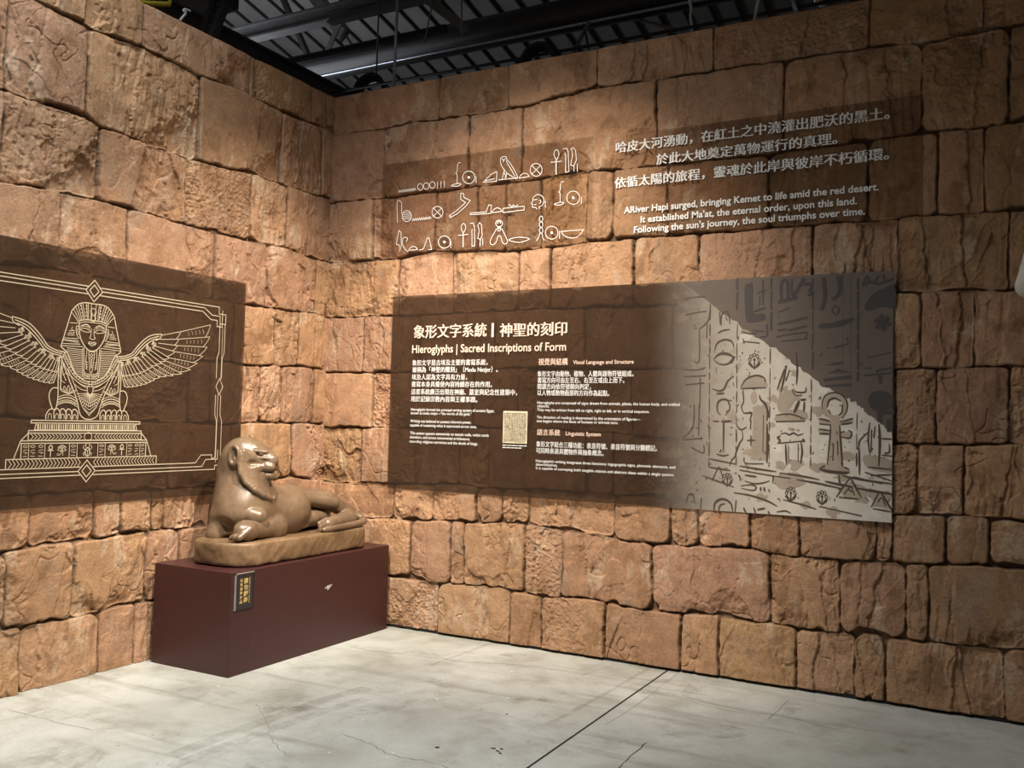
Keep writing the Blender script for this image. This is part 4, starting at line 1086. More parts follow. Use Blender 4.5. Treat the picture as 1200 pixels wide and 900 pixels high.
    for r, ids in comp.items():
        P = np.array([k.v[i][:2] for i in ids]); items.append([P[:, 0].min(), P[:, 0].max(), P[:, 1].min(), P[:, 1].max(), {r}])
    merged = True
    while merged:
        merged = False
        for a in range(len(items)):
            for b in range(a+1, len(items)):
                A, Bq = items[a], items[b]
                if A[0] < Bq[1]-0.002 and Bq[0] < A[1]-0.002 and A[2] < Bq[3]+0.012 and Bq[2] < A[3]+0.012:
                    items[a] = [min(A[0], Bq[0]), max(A[1], Bq[1]), min(A[2], Bq[2]), max(A[3], Bq[3]), A[4] | Bq[4]]
                    del items[b]; merged = True; break
            if merged: break
    for it in items:
        ids = [i for r in it[4] for i in comp[r]]; mp = {i: j for j, i in enumerate(ids)}; q = Ink(rw(0.0045))
        q.v = [k.v[i] for i in ids]; q.f = [tuple(mp[i] for i in f) for f in k.f if f[0] in mp]; q.mi = [0]*len(q.f)
        q.build('hieroglyph_sign', M_WHITE, hf)
build_signs()

# ------------------------------------------------------------------ winged sphinx panel on the left wall (mirror-symmetric)
VA = 0.878
AX = (pl(109.7, 342)[0]+pl(101.5, 551)[0]+pl(107, 440)[0])/3
VB = 2*AX-VA
sph = empty('sphinx_panel', (-SHEET_Y, -VB, 0.985), 'smoked acrylic panel on the left wall with a winged sphinx in pale gold line', 'wall panel')
sheet('acrylic_sheet', 'L', VA, VB, 0.985, 2.418, M_SMOKE, sph)
def MIR(p): return (2*AX-p[0], p[1])
def build_sphinx():
    c5_ = crop(pl, 0, 330, 3.6); c4 = crop(pl, 0, 300, 3.0); ch = crop(pl, 60, 340, 7.5); c6 = crop(pl, 0, 480, 6.0); c7 = crop(pl, 130, 370, 6.923)
    W = 0.0055; w = 0.0038
    k = Ink(lw(0.0065))
    def both(P, wd, cl=False, cv=False, kk=5):
        (k.curve if cv else k.stroke)(P, wd, cl, **({'k': kk} if cv else {}))
        (k.curve if cv else k.stroke)([MIR(p) for p in P], wd, cl, **({'k': kk} if cv else {}))
    def M(c, *P): return [c(*p) for p in P]
    # border: level the lines in wall coordinates
    pts = lambda *P: M(c4, *P)
    zt = [pl(130, 343.5)[1], pl(130, 347)[1], pl(130, 351)[1]]
    ua = AX
    def z_at(q): return c4(*q)[1]
    zA, zB, zC = z_at((360, 114)), z_at((360, 126)), z_at((355, 140))
    uR = c4(795, 186)[0]; uC = c4(770, 190)[0]
    d = 0.050
    zm = (zA+zC)/2
    def dia(u, z, a, b): k.stroke([(u-a, z), (u, z+b), (u+a, z), (u, z-b)], W, True)
    dia(ua, zm, 0.055, 0.062); dia(ua, zm, 0.030, 0.034)
    zb = [z_at((335, 740)), z_at((338, 755)), z_at((335, 768))]; zbm = sum(zb)/3
    dia(ua, zbm, 0.055, 0.062); dia(ua, zbm, 0.030, 0.034)
    for z, off, ue in ((zA, 0.040, uR+0.06), (zB, 0.055, uR+0.185), (zC, 0.040, uR+0.20)):
        both([(ua-off, z), (ue, z)], W)
    u = uR
    # upper corner: stepped fret
    both([(u+0.06, zA), (u+0.06, zA-0.045), (u, zA-0.045), (u, zA-0.11), (u+0.05, zA-0.11), (u+0.05, zA-0.06), (u+0.12, zA-0.06), (u+0.185, zB)], W)
    both([(u+0.03, zA-0.02), (u+0.03, zA-0.13), (u+0.075, zA-0.13), (u+0.075, zA-0.09), (u+0.13, zA-0.09), (u+0.20, zC)], W)
    zmid = z_at((778, 460))
    for o in (0.0, 0.045):
        q = [(u+o+0.004, zA-0.11), (u+o+0.004, zA-0.30), (u+o+0.02, zA-0.34), (u+o+0.02, zmid+0.055)]
        both(q, W); both([(x, 2*zmid-z) for x, z in q], W)
    both([(u+0.024, zA-0.13), (u+0.024, zmid+0.05)], w); both([(u+0.045, zmid-0.05), (u+0.045, zmid-0.50)], w)
    dd = [(u+0.035-0.03, zmid), (u+0.035, zmid+0.055), (u+0.065, zmid), (u+0.035, zmid-0.055)]; both(dd, W, True)
    zq = zmid-(zA-0.11-zmid)
    both([(u+0.004, zq), (u+0.004, zb[1]+0.005), (u+0.05, zb[1]+0.005), (u+0.05, zb[2]), (ua-0.040, zb[2])], W)
    both([(u+0.05, zq), (u+0.05, zq-0.05), (u+0.08, zq-0.06), (u+0.08, zb[0]+0.05), (u+0.17, zb[0]+0.05), (u+0.215, zb[0]), (ua-0.040, zb[0])], W)
    both([(u+0.028, zq), (u+0.028, zb[0]+0.02), (u+0.13, zb[0]+0.02), (u+0.16, zb[1]), (ua-0.055, zb[1])], W)
    k.build('border_line_art', [M_GOLD], sph)

    # wings
    def wing(mir):
        kk = Ink(lw(0.0065)); F = (lambda p: MIR(p)) if mir else (lambda p: p)
        def cv(P, wd, cl=False, n=5): kk.curve([F(c7(*p)) for p in P], wd, cl, k=n)
        def st(P, wd, cl=False): kk.stroke([F(c7(*p)) for p in P], wd, cl)
        cv([(42, 332), (85, 330), (120, 325), (170, 304), (205, 262), (250, 212), (300, 172), (350, 154), (410, 149)], W)
        cv([(65, 346), (120, 342), (180, 318), (225, 268), (270, 222), (320, 186), (392, 166)], W)
        cv([(72, 362), (130, 357), (190, 334), (235, 284), (285, 236), (335, 200), (380, 186)], W)
        cv([(410, 149), (404, 176), (384, 192), (360, 200)], W)
        tips = [(808, 74), (802, 172), (780, 255), (745, 328), (700, 385), (645, 437), (575, 470), (505, 487), (448, 492), (395, 500), (355, 520), (322, 537), (290, 551), (250, 563), (215, 571), (180, 578), (142, 581), (110, 579)]
        mid = [(565, 130), (550, 190), (536, 242), (520, 292), (472, 342), (440, 366), (410, 386), (372, 402), (335, 416), (302, 436), (270, 452), (240, 466), (210, 475), (182, 481), (152, 486), (126, 490), (104, 491), (90, 491)]
        roots = [(410, 158), (396, 192), (384, 222), (366, 248), (346, 264), (326, 282), (302, 298), (282, 318), (260, 336), (236, 352), (212, 366), (186, 379), (162, 389), (142, 396), (122, 401), (104, 404), (90, 405), (80, 405)]
        def feathers(rt, tp, barbs):
            for i in range(len(tp)-1):
                a, t = np.array(rt[i], float), np.array(tp[i], float); b, t2 = np.array(rt[i+1], float), np.array(tp[i+1], float)
                st([a, a+(t-a)*0.5, t], w)
                e = b+(t2-b)*0.86
                m = (t*0.45+e*0.55)+(t-a)/max(1, np.linalg.norm(t-a))*6
                cv([t, t*0.75+m*0.25+(t-a)/np.linalg.norm(t-a)*1.0, m, e], w)
                if barbs:
                    for q in (0.30, 0.42, 0.54, 0.66, 0.78):
                        p = (a+(t-a)*q)*0.55+(b+(t2-b)*q)*0.45
                        s = (t-a)/np.linalg.norm(t-a); nrm = np.array([-s[1], s[0]])
                        g = np.linalg.norm((a+(t-a)*q)-(b+(t2-b)*q))*0.22
                        st([p-nrm*g-s*5, p, p+nrm*g-s*5], w*0.6)
            st([rt[-1], tp[-1]], w)
        feathers(mid, tips, True); feathers(roots, mid, False)
        # small covert scales between the leading edge and the first feathers
        for i in range(3, len(roots)-1):
            a = np.array(roots[i], float)
            e0 = np.array([(72, 362), (130, 357), (190, 334), (235, 284), (285, 236), (335, 200), (380, 186)], float)
            j = np.argmin(np.linalg.norm(e0-a, axis=1)); d_ = e0[j]-a; L_ = np.linalg.norm(d_); d_ = d_/max(L_, 1)
            n_ = np.array([-d_[1], d_[0]])
            for r in range(max(1, int(L_/15))):
                p = a+d_*(6+r*15)+n_*(5 if r % 2 else -3)
                st([p-n_*7, p-d_*7, p+n_*7, p+d_*7], w*0.8, True)
        kk.build('printed_wing', [M_GOLD], sph)
    wing(False); wing(True)

    # sphinx body: right half drawn, left half mirrored
    k = Ink(lw(0.0065))
    def B(P, wd=w, cl=False, cv=True):
        for f in ((lambda p: p), MIR):
            (k.curve if cv else k.stroke)([f((ch(*p)[0]-ch(362, p[1])[0]+AX, ch(*p)[1])) for p in P], wd, cl)
    def B5(P, wd=w, cl=False, cv=True):
        for f in ((lambda p: p), MIR):
            (k.curve if cv else k.stroke)([f((c5_(*p)[0]-c5_(386.5, p[1])[0]+AX, c5_(*p)[1])) for p in P], wd, cl)
    B([(362, 120), (440, 130), (500, 165), (546, 232)], W); B([(546, 232), (580, 380), (618, 545)], W, cv=False); B([(618, 545), (596, 562), (572, 576)], W)
    B([(480, 306), (474, 400), (450, 470), (405, 525), (362, 545)], W)
    B([(362, 266), (430, 276), (484, 300)], W); B([(362, 286), (430, 294), (480, 318)])
    for x0, y0, x1, y1 in ((384, 262, 384, 124), (404, 264, 412, 128), (414, 266, 428, 131), (434, 272, 458, 142), (446, 276, 474, 150), (460, 284, 498, 168), (470, 290, 516, 188), (480, 300, 532, 210), (486, 312, 546, 240)):
        B([(x0, y0), ((x0+x1)/2-3, (y0+y1)/2), (x1, y1)], w)
    for t in range(4):
        y = 150+t*28; B([(420+t*1-4, y), (430+t*0, y+4), (420-t*1-2, y+10)], w*.8); B([(470-t*8, y+10), (480-t*8, y+16), (468-t*8, y+22)], w*.8)
    B([(362, 160), (380, 172), (386, 195), (376, 218), (362, 224)]); B([(372, 200), (378, 270), (362, 276)])
    B([(384, 332), (420, 314), (466, 338)], W); B([(384, 366), (416, 350), (452, 358), (468, 372), (430, 380), (396, 378)], w, True); B([(384, 346), (424, 330), (470, 354)], w*.8)
    B([(374, 340), (376, 400), (386, 426), (362, 434)]); B([(362, 462), (380, 458), (396, 470), (380, 474), (362, 472)]); B([(362, 492), (384, 484), (396, 470)])
    B([(482, 350), (498, 346), (504, 370), (496, 420), (472, 450)]); B([(486, 364), (494, 376), (484, 420)], w*.8)
    B([(492, 322), (556, 332)], w, cv=False); B([(486, 452), (594, 468)], w, cv=False); B([(480, 470), (600, 484)], w, cv=False); B([(462, 496), (606, 516)], w, cv=False); B([(440, 512), (612, 536)], w, cv=False)
    for x in range(476, 596, 14): B([(x, 478), (x+7, 490), (x+12, 482)], w*.7, cv=False)
    for dx, dy in ((520, 360), (546, 365)): B([(dx-10, dy+30), (dx+14, dy+34)], w*.8, cv=False); B([(dx-6, dy+44), (dx+10, dy+46)], w*.8, cv=False)
    B([(532, 360), (540, 384), (524, 390)], w*.8); B([(516, 416), (570, 424)], w*.8, cv=False); B([(514, 430), (574, 438)], w*.8, cv=False)
    B([(362, 538), (386, 544), (380, 640), (372, 715), (362, 726)]); B([(362, 560), (376, 570), (362, 586), (374, 600), (362, 616), (370, 632), (362, 650), (368, 668), (362, 690)], w*.8, cv=False)
    B([(404, 530), (410, 620)], w); B([(412, 620), (400, 700)], w)
    for y in (640, 660, 680, 700): B([(412, y-10), (392, y+4)], w*.8, cv=False)
    B([(362, 738), (400, 742), (416, 730)]); B([(362, 752), (404, 756), (418, 746)]); B([(362, 780), (408, 782), (420, 770)])
    for x in (368, 382, 396): B([(x, 756), (x+6, 776), (x+12, 756)], w*.7, cv=False)
    B([(432, 512), (424, 640), (420, 772)], w); B([(442, 524), (436, 650), (430, 772)], w)
    for i in range(15):
        y = 540+i*16; t = i/14
        B([(440-t*8, y), (572-t*t*96-t*6, y+6)], w*.85, cv=False)
    B([(572, 576), (544, 636), (512, 716), (470, 772), (420, 790)], W)
    B([(572, 576), (596, 612), (606, 660), (606, 900)], W)
    B([(362, 804), (420, 798), (494, 748), (552, 660), (580, 600)]); B([(362, 830), (432, 820), (514, 760), (572, 670), (598, 622)])
    for i in range(18):
        t = i/17; a = catmull([(370, 804), (420, 798), (494, 748), (552, 660), (578, 604)], 8); b = catmull([(374, 829), (432, 820), (514, 760), (572, 670), (596, 626)], 8)
        j = int(t*(len(a)-1)); j2 = min(len(a)-1, j+1)
        B([a[j], (np.array(b[j])+np.array(b[j2]))/2, a[j2]], w*.7, cv=False)
    B([(362, 850), (440, 838), (530, 772), (588, 680), (604, 650)])
    # chest, legs, paws (second crop)
    B5([(500, 360), (470, 430), (440, 500), (424, 560), (405, 578), (385, 582)], W); B5([(480, 380), (452, 440), (430, 490), (415, 530), (385, 566)])
    for i in range(9):
        a = -0.1+i*0.19; B5([(387+6*math.sin(a), 470+8*math.cos(a)), (387+60*math.sin(a)*0.9, 470+66*math.cos(a)*0.9)], w*.8, cv=False)
    B5([(387, 432), (398, 448), (396, 470), (387, 476)]); B5([(396, 452), (420, 442), (442, 428), (462, 412)]); B5([(396, 462), (424, 458), (452, 440)])
    for y in (500, 514, 528, 542): B5([(387, y+14), (410+(542-y)*0.3, y-6)], w*.8, cv=False)
    B5([(513, 345), (514, 420), (512, 500), (518, 548)], W)
    for y in (496, 506, 516, 526): B5([(436, y+6), (462, y-8), (490, y-8), (513, y+4)], w if y != 506 else W)
    for x in range(442, 510, 9): B5([(x, 514-(4 if 455 < x < 495 else 0)), (x+4, 522-(4 if 455 < x < 495 else 0)), (x+8, 514-(4 if 455 < x < 495 else 0))], w*.7, cv=False)
    for a in (-1.0, -0.5, 0, 0.5, 1.0):
        x, y = 474, 482; B5([(x, y), (x+26*math.sin(a)-4, y-20*math.cos(a)), (x+32*math.sin(a), y-34*math.cos(a)), (x+26*math.sin(a)+5, y-20*math.cos(a))], w*.8, True)
    B5([(494, 360), (500, 390), (484, 430)]); B5([(506, 372), (508, 420), (488, 440)], w*.8); B5([(470, 410), (484, 398), (496, 410)], w*.8)
    for x in (434, 457, 480, 502):
        B5([(x, 584), (x-2, 562), (x+6, 545), (x+17, 544), (x+22, 560), (x+20, 584)], W); B5([(x+6, 582), (x+5, 570), (x+11, 563), (x+16, 571), (x+15, 582)], w)
    B5([(522, 548), (536, 546), (546, 556), (552, 572), (551, 586)], W); B5([(532, 584), (534, 566), (542, 566), (544, 584)], w)
    B5([(514, 462), (532, 464), (543, 484), (542, 510), (530, 546)], W)
    k.build('printed_sphinx', [M_GOLD], sph)

    # stepped plinth under the sphinx
    k = Ink(lw(0.0065))
    # measured on the right half, mirrored so both ends match
    def R6(*P): return [c6(*p) for p in P]
    def lvl(p, z): return (c6(*p)[0], z)
    z = lambda x, y: c6(x, y)[1]
    z0, z1, z2, z3 = z(983, 85), z(983, 102), z(965, 145), z(993, 150); z4, z5, z6, z7 = z(993, 166), z(985, 212), z(1028, 214), z(1030, 230); z8, z9 = z(1060, 326), z(1095, 385)
    uA, uB, uC_, uD, uE, uF = c6(983, 85)[0], c6(960, 145)[0], c6(993, 150)[0], c6(1030, 222)[0], c6(1060, 326)[0], c6(1098, 340)[0]
    def hl(u, zz, wd=W): k.stroke([(u, zz), (2*AX-u, zz)], wd)
    hl(uA, z0); hl(uA, z1); both2 = lambda P, wd=W: (k.stroke(P, wd), k.stroke([MIR(p) for p in P], wd))
    both2([(uA, z0), (uA, z1), (uB+0.01, z1), (uB, z2)]); hl(uB, z2)
    for i in range(46):
        uu = uB+0.02+(2*AX-2*uB-0.04)*i/45; k.stroke([(uu, z1-0.006), (uu, z2+0.004)], 0.006 if i % 3 else 0.010)
    hl(uC_, z3); hl(uC_, z4); both2([(uC_, z3), (uC_, z5)]); hl(uC_, z5); both2([(uC_, z4), (uD, z6)])
    def chev(ua_, zlo, zhi, n):
        st = (AX-ua_)/n; zm_ = (zlo+zhi)/2
        for i in range(n):
            x = ua_+st*(i+0.2)
            if abs(x-AX) > 0.05: both2([(x, zhi-0.004), (x+st*0.8, zm_), (x, zlo+0.004)], w)
    chev(uC_+0.01, z5, z4, 17)
    zc = (z4+z5)/2; k.stroke([(AX+0.024*math.cos(t), zc+0.024*math.sin(t)) for t in [i*math.pi/8 for i in range(16)]], w, True)
    hl(uD, z6); hl(uD, z7); both2([(uD, z6), (uE, z8)])
    uG = c6(1025, 235)[0]; both2([(uG, z7), (uG, z8)])
    hl(uF, z8); both2([(uF, z8), (uF, z9)]); chev(uF+0.01, z9, z8, 22)
    cells = [c6(x, 280)[0] for x in (982, 890, 738, 687)]
    for uu in cells: both2([(uu, z7), (uu, z8)], w)
    zc = (z7+z8)/2; hh = (z7-z8)
    # little signs in the cells
    def both3(P, wd=w, cl=False, cv=True):
        for f in ((lambda p: p), MIR): (k.curve if cv else k.stroke)([f(p) for p in P], wd, cl)
    ux = c6(855, 285)[0]; s = hh*0.16
    both3([(ux, zc+s*0.4), (ux-s*0.8, zc+s*1.4), (ux, zc+s*2.3), (ux+s*0.8, zc+s*1.4)], W, True); both3([(ux-s*1.3, zc+s*0.2), (ux+s*1.3, zc+s*0.2)], W, cv=False); both3([(ux, zc+s*0.3), (ux, zc-s*2.4)], W, cv=False)
    ux = c6(785, 285)[0]; s = hh*0.30
    both3([(ux-s, zc+s*0.2), (ux, zc+s*0.75), (ux+s, zc+s*0.15), (ux, zc-s*0.1)], w, True); both3([(ux-s, zc+s*0.65), (ux, zc+s*1.15), (ux+s, zc+s*0.7)], W)
    both3([(ux+s*.18*math.cos(t), zc+s*.3+s*.25*math.sin(t)) for t in [i*math.pi/4 for i in range(8)]], w, True)
    both3([(ux+s*0.2, zc-s*0.1), (ux+s*0.25, zc-s*1.1)], w, cv=False); both3([(ux, zc-s*0.1), (ux-s*0.5, zc-s*0.9), (ux-s*1.1, zc-s*0.9), (ux-s*0.9, zc-s*0.5)], w)
    s = hh*0.34
    k.curve([(AX-s*.5, zc), (AX, zc+s*.5), (AX+s*.5, zc), (AX+s*.35, zc-s), (AX-s*.35, zc-s)], W, True); k.stroke([(AX-s*.5, zc), (AX+s*.5, zc)], w); k.stroke([(AX, zc), (AX, zc-s)], w)
    both3([(AX-s*.25, zc+s*.5), (AX-s*.5, zc+s*1.1), (AX-s*.2, zc+s*1.25)], w); both3([(AX-s*.5, zc+s*.1), (AX-s*.95, zc+s*.5), (AX-s*.8, zc+s*1.0)], w); both3([(AX-s*.5, zc-s*.4), (AX-s*.9, zc-s*.6), (AX-s*.75, zc-s*1.1)], w)
    for ua_, ub_, n in ((c6(1020, 280)[0], cells[0], 1), (cells[0], cells[1], 2), (cells[2], cells[3], 1)):
        for i in range(n):
            x = ua_+(ub_-ua_)*(i+0.5)/n; q = abs(ub_-ua_)/n*0.28
            both3([(x-q, zc+hh*.30), (x, zc+hh*.38), (x+q, zc+hh*.30), (x, zc+hh*.22)], w*.8, True); both3([(x-q, zc+hh*.05), (x+q, zc+hh*.08)], w*.8, cv=False); both3([(x-q, zc-hh*.06), (x+q, zc-hh*.10), (x, zc-hh*.18)], w*.8, cv=False); both3([(x-q, zc-hh*.32), (x+q, zc-hh*.34)], w*.8, cv=False)
    k.build('printed_plinth', [M_GOLD], sph)
build_sphinx()
# ------------------------------------------------------------------ pedestal
M_MAROON = plain('maroon_paint', (0.046, 0.0125, 0.0120), 0.42, 0, 0.10, 40.0)
M_SCUFF = plain('bare_scuff', (0.45, 0.42, 0.40), 0.7)
PX0, PX1, PY0, PY1, PZ = 0.052, 0.690, -1.586, -0.052, 0.600
ped = MB().box((PX0, PY0, 0.0), (PX1, PY1, PZ), 0, 0.003)
def scuff(pts):
    P = [onL(x, y, PX1+0.0004) for x, y in pts]; ped.add(P, [tuple(range(len(P)))], 1)
scuff([(380, 690), (384, 686), (389.5, 684.5), (387, 688), (384, 692), (383, 689)])
P = [onL(x, y, PX1+0.0004) for x, y in [(296.9, 737), (297.3, 737), (296.5, 759), (296.2, 759)]]; ped.add(P, [(0, 1, 2, 3)], 2)
ped = ped.build('pedestal', [M_MAROON, M_SCUFF, plain('rubbed_maroon', (0.11, 0.045, 0.04), 0.5)])
tag(ped, 'dark maroon box pedestal in the corner carrying the lion statue', 'pedestal')

# caption plate on the front corner of the pedestal
def build_sign():
    X = PX1
    c = lambda x, y: onL(260+x/15.0, 660+y/15.0, X+0.006)
    q = [c(240, 195), c(572, 130), c(548, 760), c(215, 845)]
    y0 = (q[0][1]+q[3][1])/2; y1 = (q[1][1]+q[2][1])/2
    z1 = (q[0][2]+q[1][2])/2; z0 = (q[2][2]+q[3][2])/2
    y0 = max(y0, PY0+0.002)
    root = empty('notice_plate', (X, y0, z0), 'small black notice plate with gold characters on the front corner of the maroon pedestal', 'sign')
    M_PLATE = plain('black_plate', (0.022, 0.020, 0.023), 0.35); M_GOLDP = plain('gold_print', (0.72, 0.52, 0.20), 0.4, 0.3); M_ALU = plain('aluminium_edge', (0.62, 0.60, 0.58), 0.25, 0.7)
    MB().box((X, y0+0.003, z0+0.003), (X+0.006, y1-0.003, z1-0.003)).build('plate', M_PLATE, root)
    t = 0.006
    f = MB(); f.box((X, y0, z0), (X+0.009, y0+t, z1)); f.box((X, y0, z1-t), (X+0.009, y1, z1)); f.build('bright_edge', M_ALU, root)
    g = MB(); g.box((X, y1-t*0.6, z0), (X+0.009, y1, z1-t)); g.box((X, y0+t, z0), (X+0.009, y1-t*0.6, z0+t*0.6)); g.build('dark_edge', M_PLATE, root)
    L = Letters(lambda u, z, e=0.0: (X+0.0068+e, u, z))
    H = z1-z0; Wd = y1-y0
    for i, chx in enumerate('請勿觸碰'):
        z = z1-H*(0.13+0.175*(i+1)); L.line(chx, y0+Wd*0.46, y0+Wd*0.68, z, H*0.145, True, 0.02, 0.02)
    for i, chx in enumerate('以免損壞展品'):
        z = z1-H*(0.13+0.118*(i+1)); L.line(chx, y0+Wd*0.26, y0+Wd*0.40, z, H*0.092, True, 0.02, 0.02)
    V, F = glyphs('PLEASE DO NOT TOUCH', 0.02)
    hi = V[:, 0].max(); b = len(L.v); sc = H*0.70/hi
    L.v += [(y0+Wd*0.735+v[1]*sc, z1-H*0.15-v[0]*sc) for v in V]; L.f += [tuple(i+b for i in f_) for f_ in F]
    L.build('gold_lettering', M_GOLDP, root)
build_sign()
bpy.data.objects.remove(_co, do_unlink=True)

# ------------------------------------------------------------------ sculpting: blended solids on a voxel grid, skinned with surface nets
class Clay:
    def __init__(s, lo, hi, h):
        s.lo = np.array(lo, np.float32); s.h = h
        n = [int((b-a)/h)+1 for a, b in zip(lo, hi)]
        ax = [np.float32(lo[i])+np.arange(n[i], dtype=np.float32)*np.float32(h) for i in range(3)]
        s.X, s.Y, s.Z = np.meshgrid(*ax, indexing='ij')
        s.D = np.full(s.X.shape, 9.0, np.float32)
    def _smin(s, d, k):
        if k <= 0: s.D = np.minimum(s.D, d)
        else:
            q = np.clip(k-np.abs(s.D-d), 0, None)/k
            s.D = np.minimum(s.D, d)-q*q*k*0.25
    def _sub(s, d, k):
        d = -d
        q = np.clip(k-np.abs(s.D-d), 0, None)/max(k, 1e-6)
        s.D = np.maximum(s.D, d)+q*q*k*0.25
    def d_ell(s, c, r, ax=None):
        x, y, z = s.X-c[0], s.Y-c[1], s.Z-c[2]
        if ax is not None:
            a = np.array(ax, float); a /= np.linalg.norm(a)
            up = np.array([0, 0, 1.0]) if abs(a[2]) < 0.9 else np.array([1.0, 0, 0])
            b = np.cross(up, a); b /= np.linalg.norm(b); e = np.cross(a, b)
            x, y, z = x*a[0]+y*a[1]+z*a[2], x*b[0]+y*b[1]+z*b[2], x*e[0]+y*e[1]+z*e[2]
        k0 = np.sqrt((x/r[0])**2+(y/r[1])**2+(z/r[2])**2)
        k1 = np.sqrt((x/r[0]**2)**2+(y/r[1]**2)**2+(z/r[2]**2)**2)
        return k0*(k0-1)/np.maximum(k1, 1e-6)
    def d_cone(s, a, b, ra, rb, flat=None):
        a = np.array(a, float); b = np.array(b, float); ab = b-a; L2 = float(ab@ab)
        px, py, pz = s.X-a[0], s.Y-a[1], s.Z-a[2]
        t = np.clip((px*ab[0]+py*ab[1]+pz*ab[2])/L2, 0, 1)
        dx, dy, dz = px-t*ab[0], py-t*ab[1], pz-t*ab[2]
        return np.sqrt(dx*dx+dy*dy+dz*dz)-(ra+(rb-ra)*t)
    def ell(s, c, r, k=0.03, ax=None): s._smin(s.d_ell(c, r, ax), k)
    def cone(s, a, b, ra, rb, k=0.03): s._smin(s.d_cone(a, b, ra, rb), k)
    def chain(s, pts, rs, k=0.01):
        for i in range(len(pts)-1): s.cone(pts[i], pts[i+1], rs[i], rs[i+1], k)
    def cut_ell(s, c, r, k=0.01, ax=None): s._sub(s.d_ell(c, r, ax), k)
    def cut_cone(s, a, b, ra, rb, k=0.01): s._sub(s.d_cone(a, b, ra, rb), k)
    def skin(s, name, mat, parent=None, smooth=2):
        F = s.D; nx, ny, nz = F.shape; sg = F < 0
        c = np.zeros((nx-1, ny-1, nz-1), np.int8)
        offs = [(i, j, k) for i in (0, 1) for j in (0, 1) for k in (0, 1)]
        for i, j, k in offs: c += sg[i:nx-1+i, j:ny-1+j, k:nz-1+k]
        act = (c > 0) & (c < 8)
        I = np.argwhere(act); vid = np.full(act.shape, -1, np.int32); vid[act] = np.arange(len(I))
        val = {o: F[I[:, 0]+o[0], I[:, 1]+o[1], I[:, 2]+o[2]] for o in offs}
        acc = np.zeros((len(I), 3), np.float32); cnt = np.zeros(len(I), np.float32)
        for o in offs:
            for d in range(3):
                if o[d] == 1: continue
                p = list(o); p[d] = 1; p = tuple(p)
                fa, fb = val[o], val[p]; m = (fa < 0) != (fb < 0)
                t = np.where(m, fa/np.where(fa-fb == 0, 1, fa-fb), 0)
                q = np.tile(np.array(o, np.float32), (len(I), 1)); q[:, d] = t
                acc[m] += q[m]; cnt[m] += 1
        V = (I+acc/np.maximum(cnt, 1)[:, None])*s.h+s.lo
        Q = []
        for d in range(3):
            e, f = [(1, 2), (2, 0), (0, 1)][d]
            sl0 = [slice(1, -1)]*3; sl0[d] = slice(0, -1)
            sl1 = [slice(1, -1)]*3; sl1[d] = slice(1, None)
            a = sg[tuple(sl0)]; b = sg[tuple(sl1)]; ch = a != b
            J = np.argwhere(ch); J = J+np.array([0 if i == d else 1 for i in range(3)])
            flip = a[ch]
            def cell(de, df):
                K = J.copy(); K[:, e] -= de; K[:, f] -= df; return vid[K[:, 0], K[:, 1], K[:, 2]]
            q = np.stack([cell(1, 1), cell(0, 1), cell(0, 0), cell(1, 0)], -1)
            q[~flip] = q[~flip][:, ::-1]; Q.append(q)
        Q = np.concatenate(Q); Q = Q[(Q >= 0).all(1)]
        for _ in range(smooth):
            s_ = np.zeros_like(V); n_ = np.zeros(len(V), np.float32)
            for a, b in ((0, 1), (1, 2), (2, 3), (3, 0)):
                np.add.at(s_, Q[:, a], V[Q[:, b]]); np.add.at(n_, Q[:, a], 1)
            V = V*0.5+0.5*s_/np.maximum(n_, 1)[:, None]
        return mesh_np(name, V, Q, mat, parent)

# ------------------------------------------------------------------ lion statue
def bronze_mat(name, a, b_, c, r0, r1):
    m, nt, b = new_mat(name)
    tc = N(nt, 'ShaderNodeNewGeometry')
    n1 = noise(nt, 5.0, 7, 0.6, tc.outputs['Position']); n2 = noise(nt, 40.0, 5, 0.6, tc.outputs['Position'])
    r = ramp(nt, n1.outputs[0], [(0.3, a), (0.5, b_), (0.72, c)])
    rr = ramp(nt, n2.outputs[0], [(0.3, (0.9, 0.9, 0.9)), (0.7, (1.08, 1.08, 1.08))])
    nt.links.new(mixc(nt, r.outputs[0], rr.outputs[0], 1.0, 'MULTIPLY'), b.inputs['Base Color'])
    mr = N(nt, 'ShaderNodeMapRange'); mr.inputs['To Min'].default_value = r0; mr.inputs['To Max'].default_value = r1
    nt.links.new(n2.outputs[0], mr.inputs['Value']); nt.links.new(mr.outputs[0], b.inputs['Roughness'])
    bump(nt, b, n2.outputs[0], 0.12, 0.004)
    return m
M_LION = bronze_mat('lion_bronze_resin', (0.125, 0.076, 0.043), (0.165, 0.106, 0.063), (0.205, 0.137, 0.084), 0.22, 0.40)
M_PLINTH = bronze_mat('lion_base_resin', (0.085, 0.050, 0.025), (0.175, 0.105, 0.052), (0.255, 0.160, 0.090), 0.28, 0.55)
lion = empty('lion_statue', (0.38, -0.86, PZ), 'brown reclining lion statue with crossed forepaws on the maroon pedestal', 'statue')
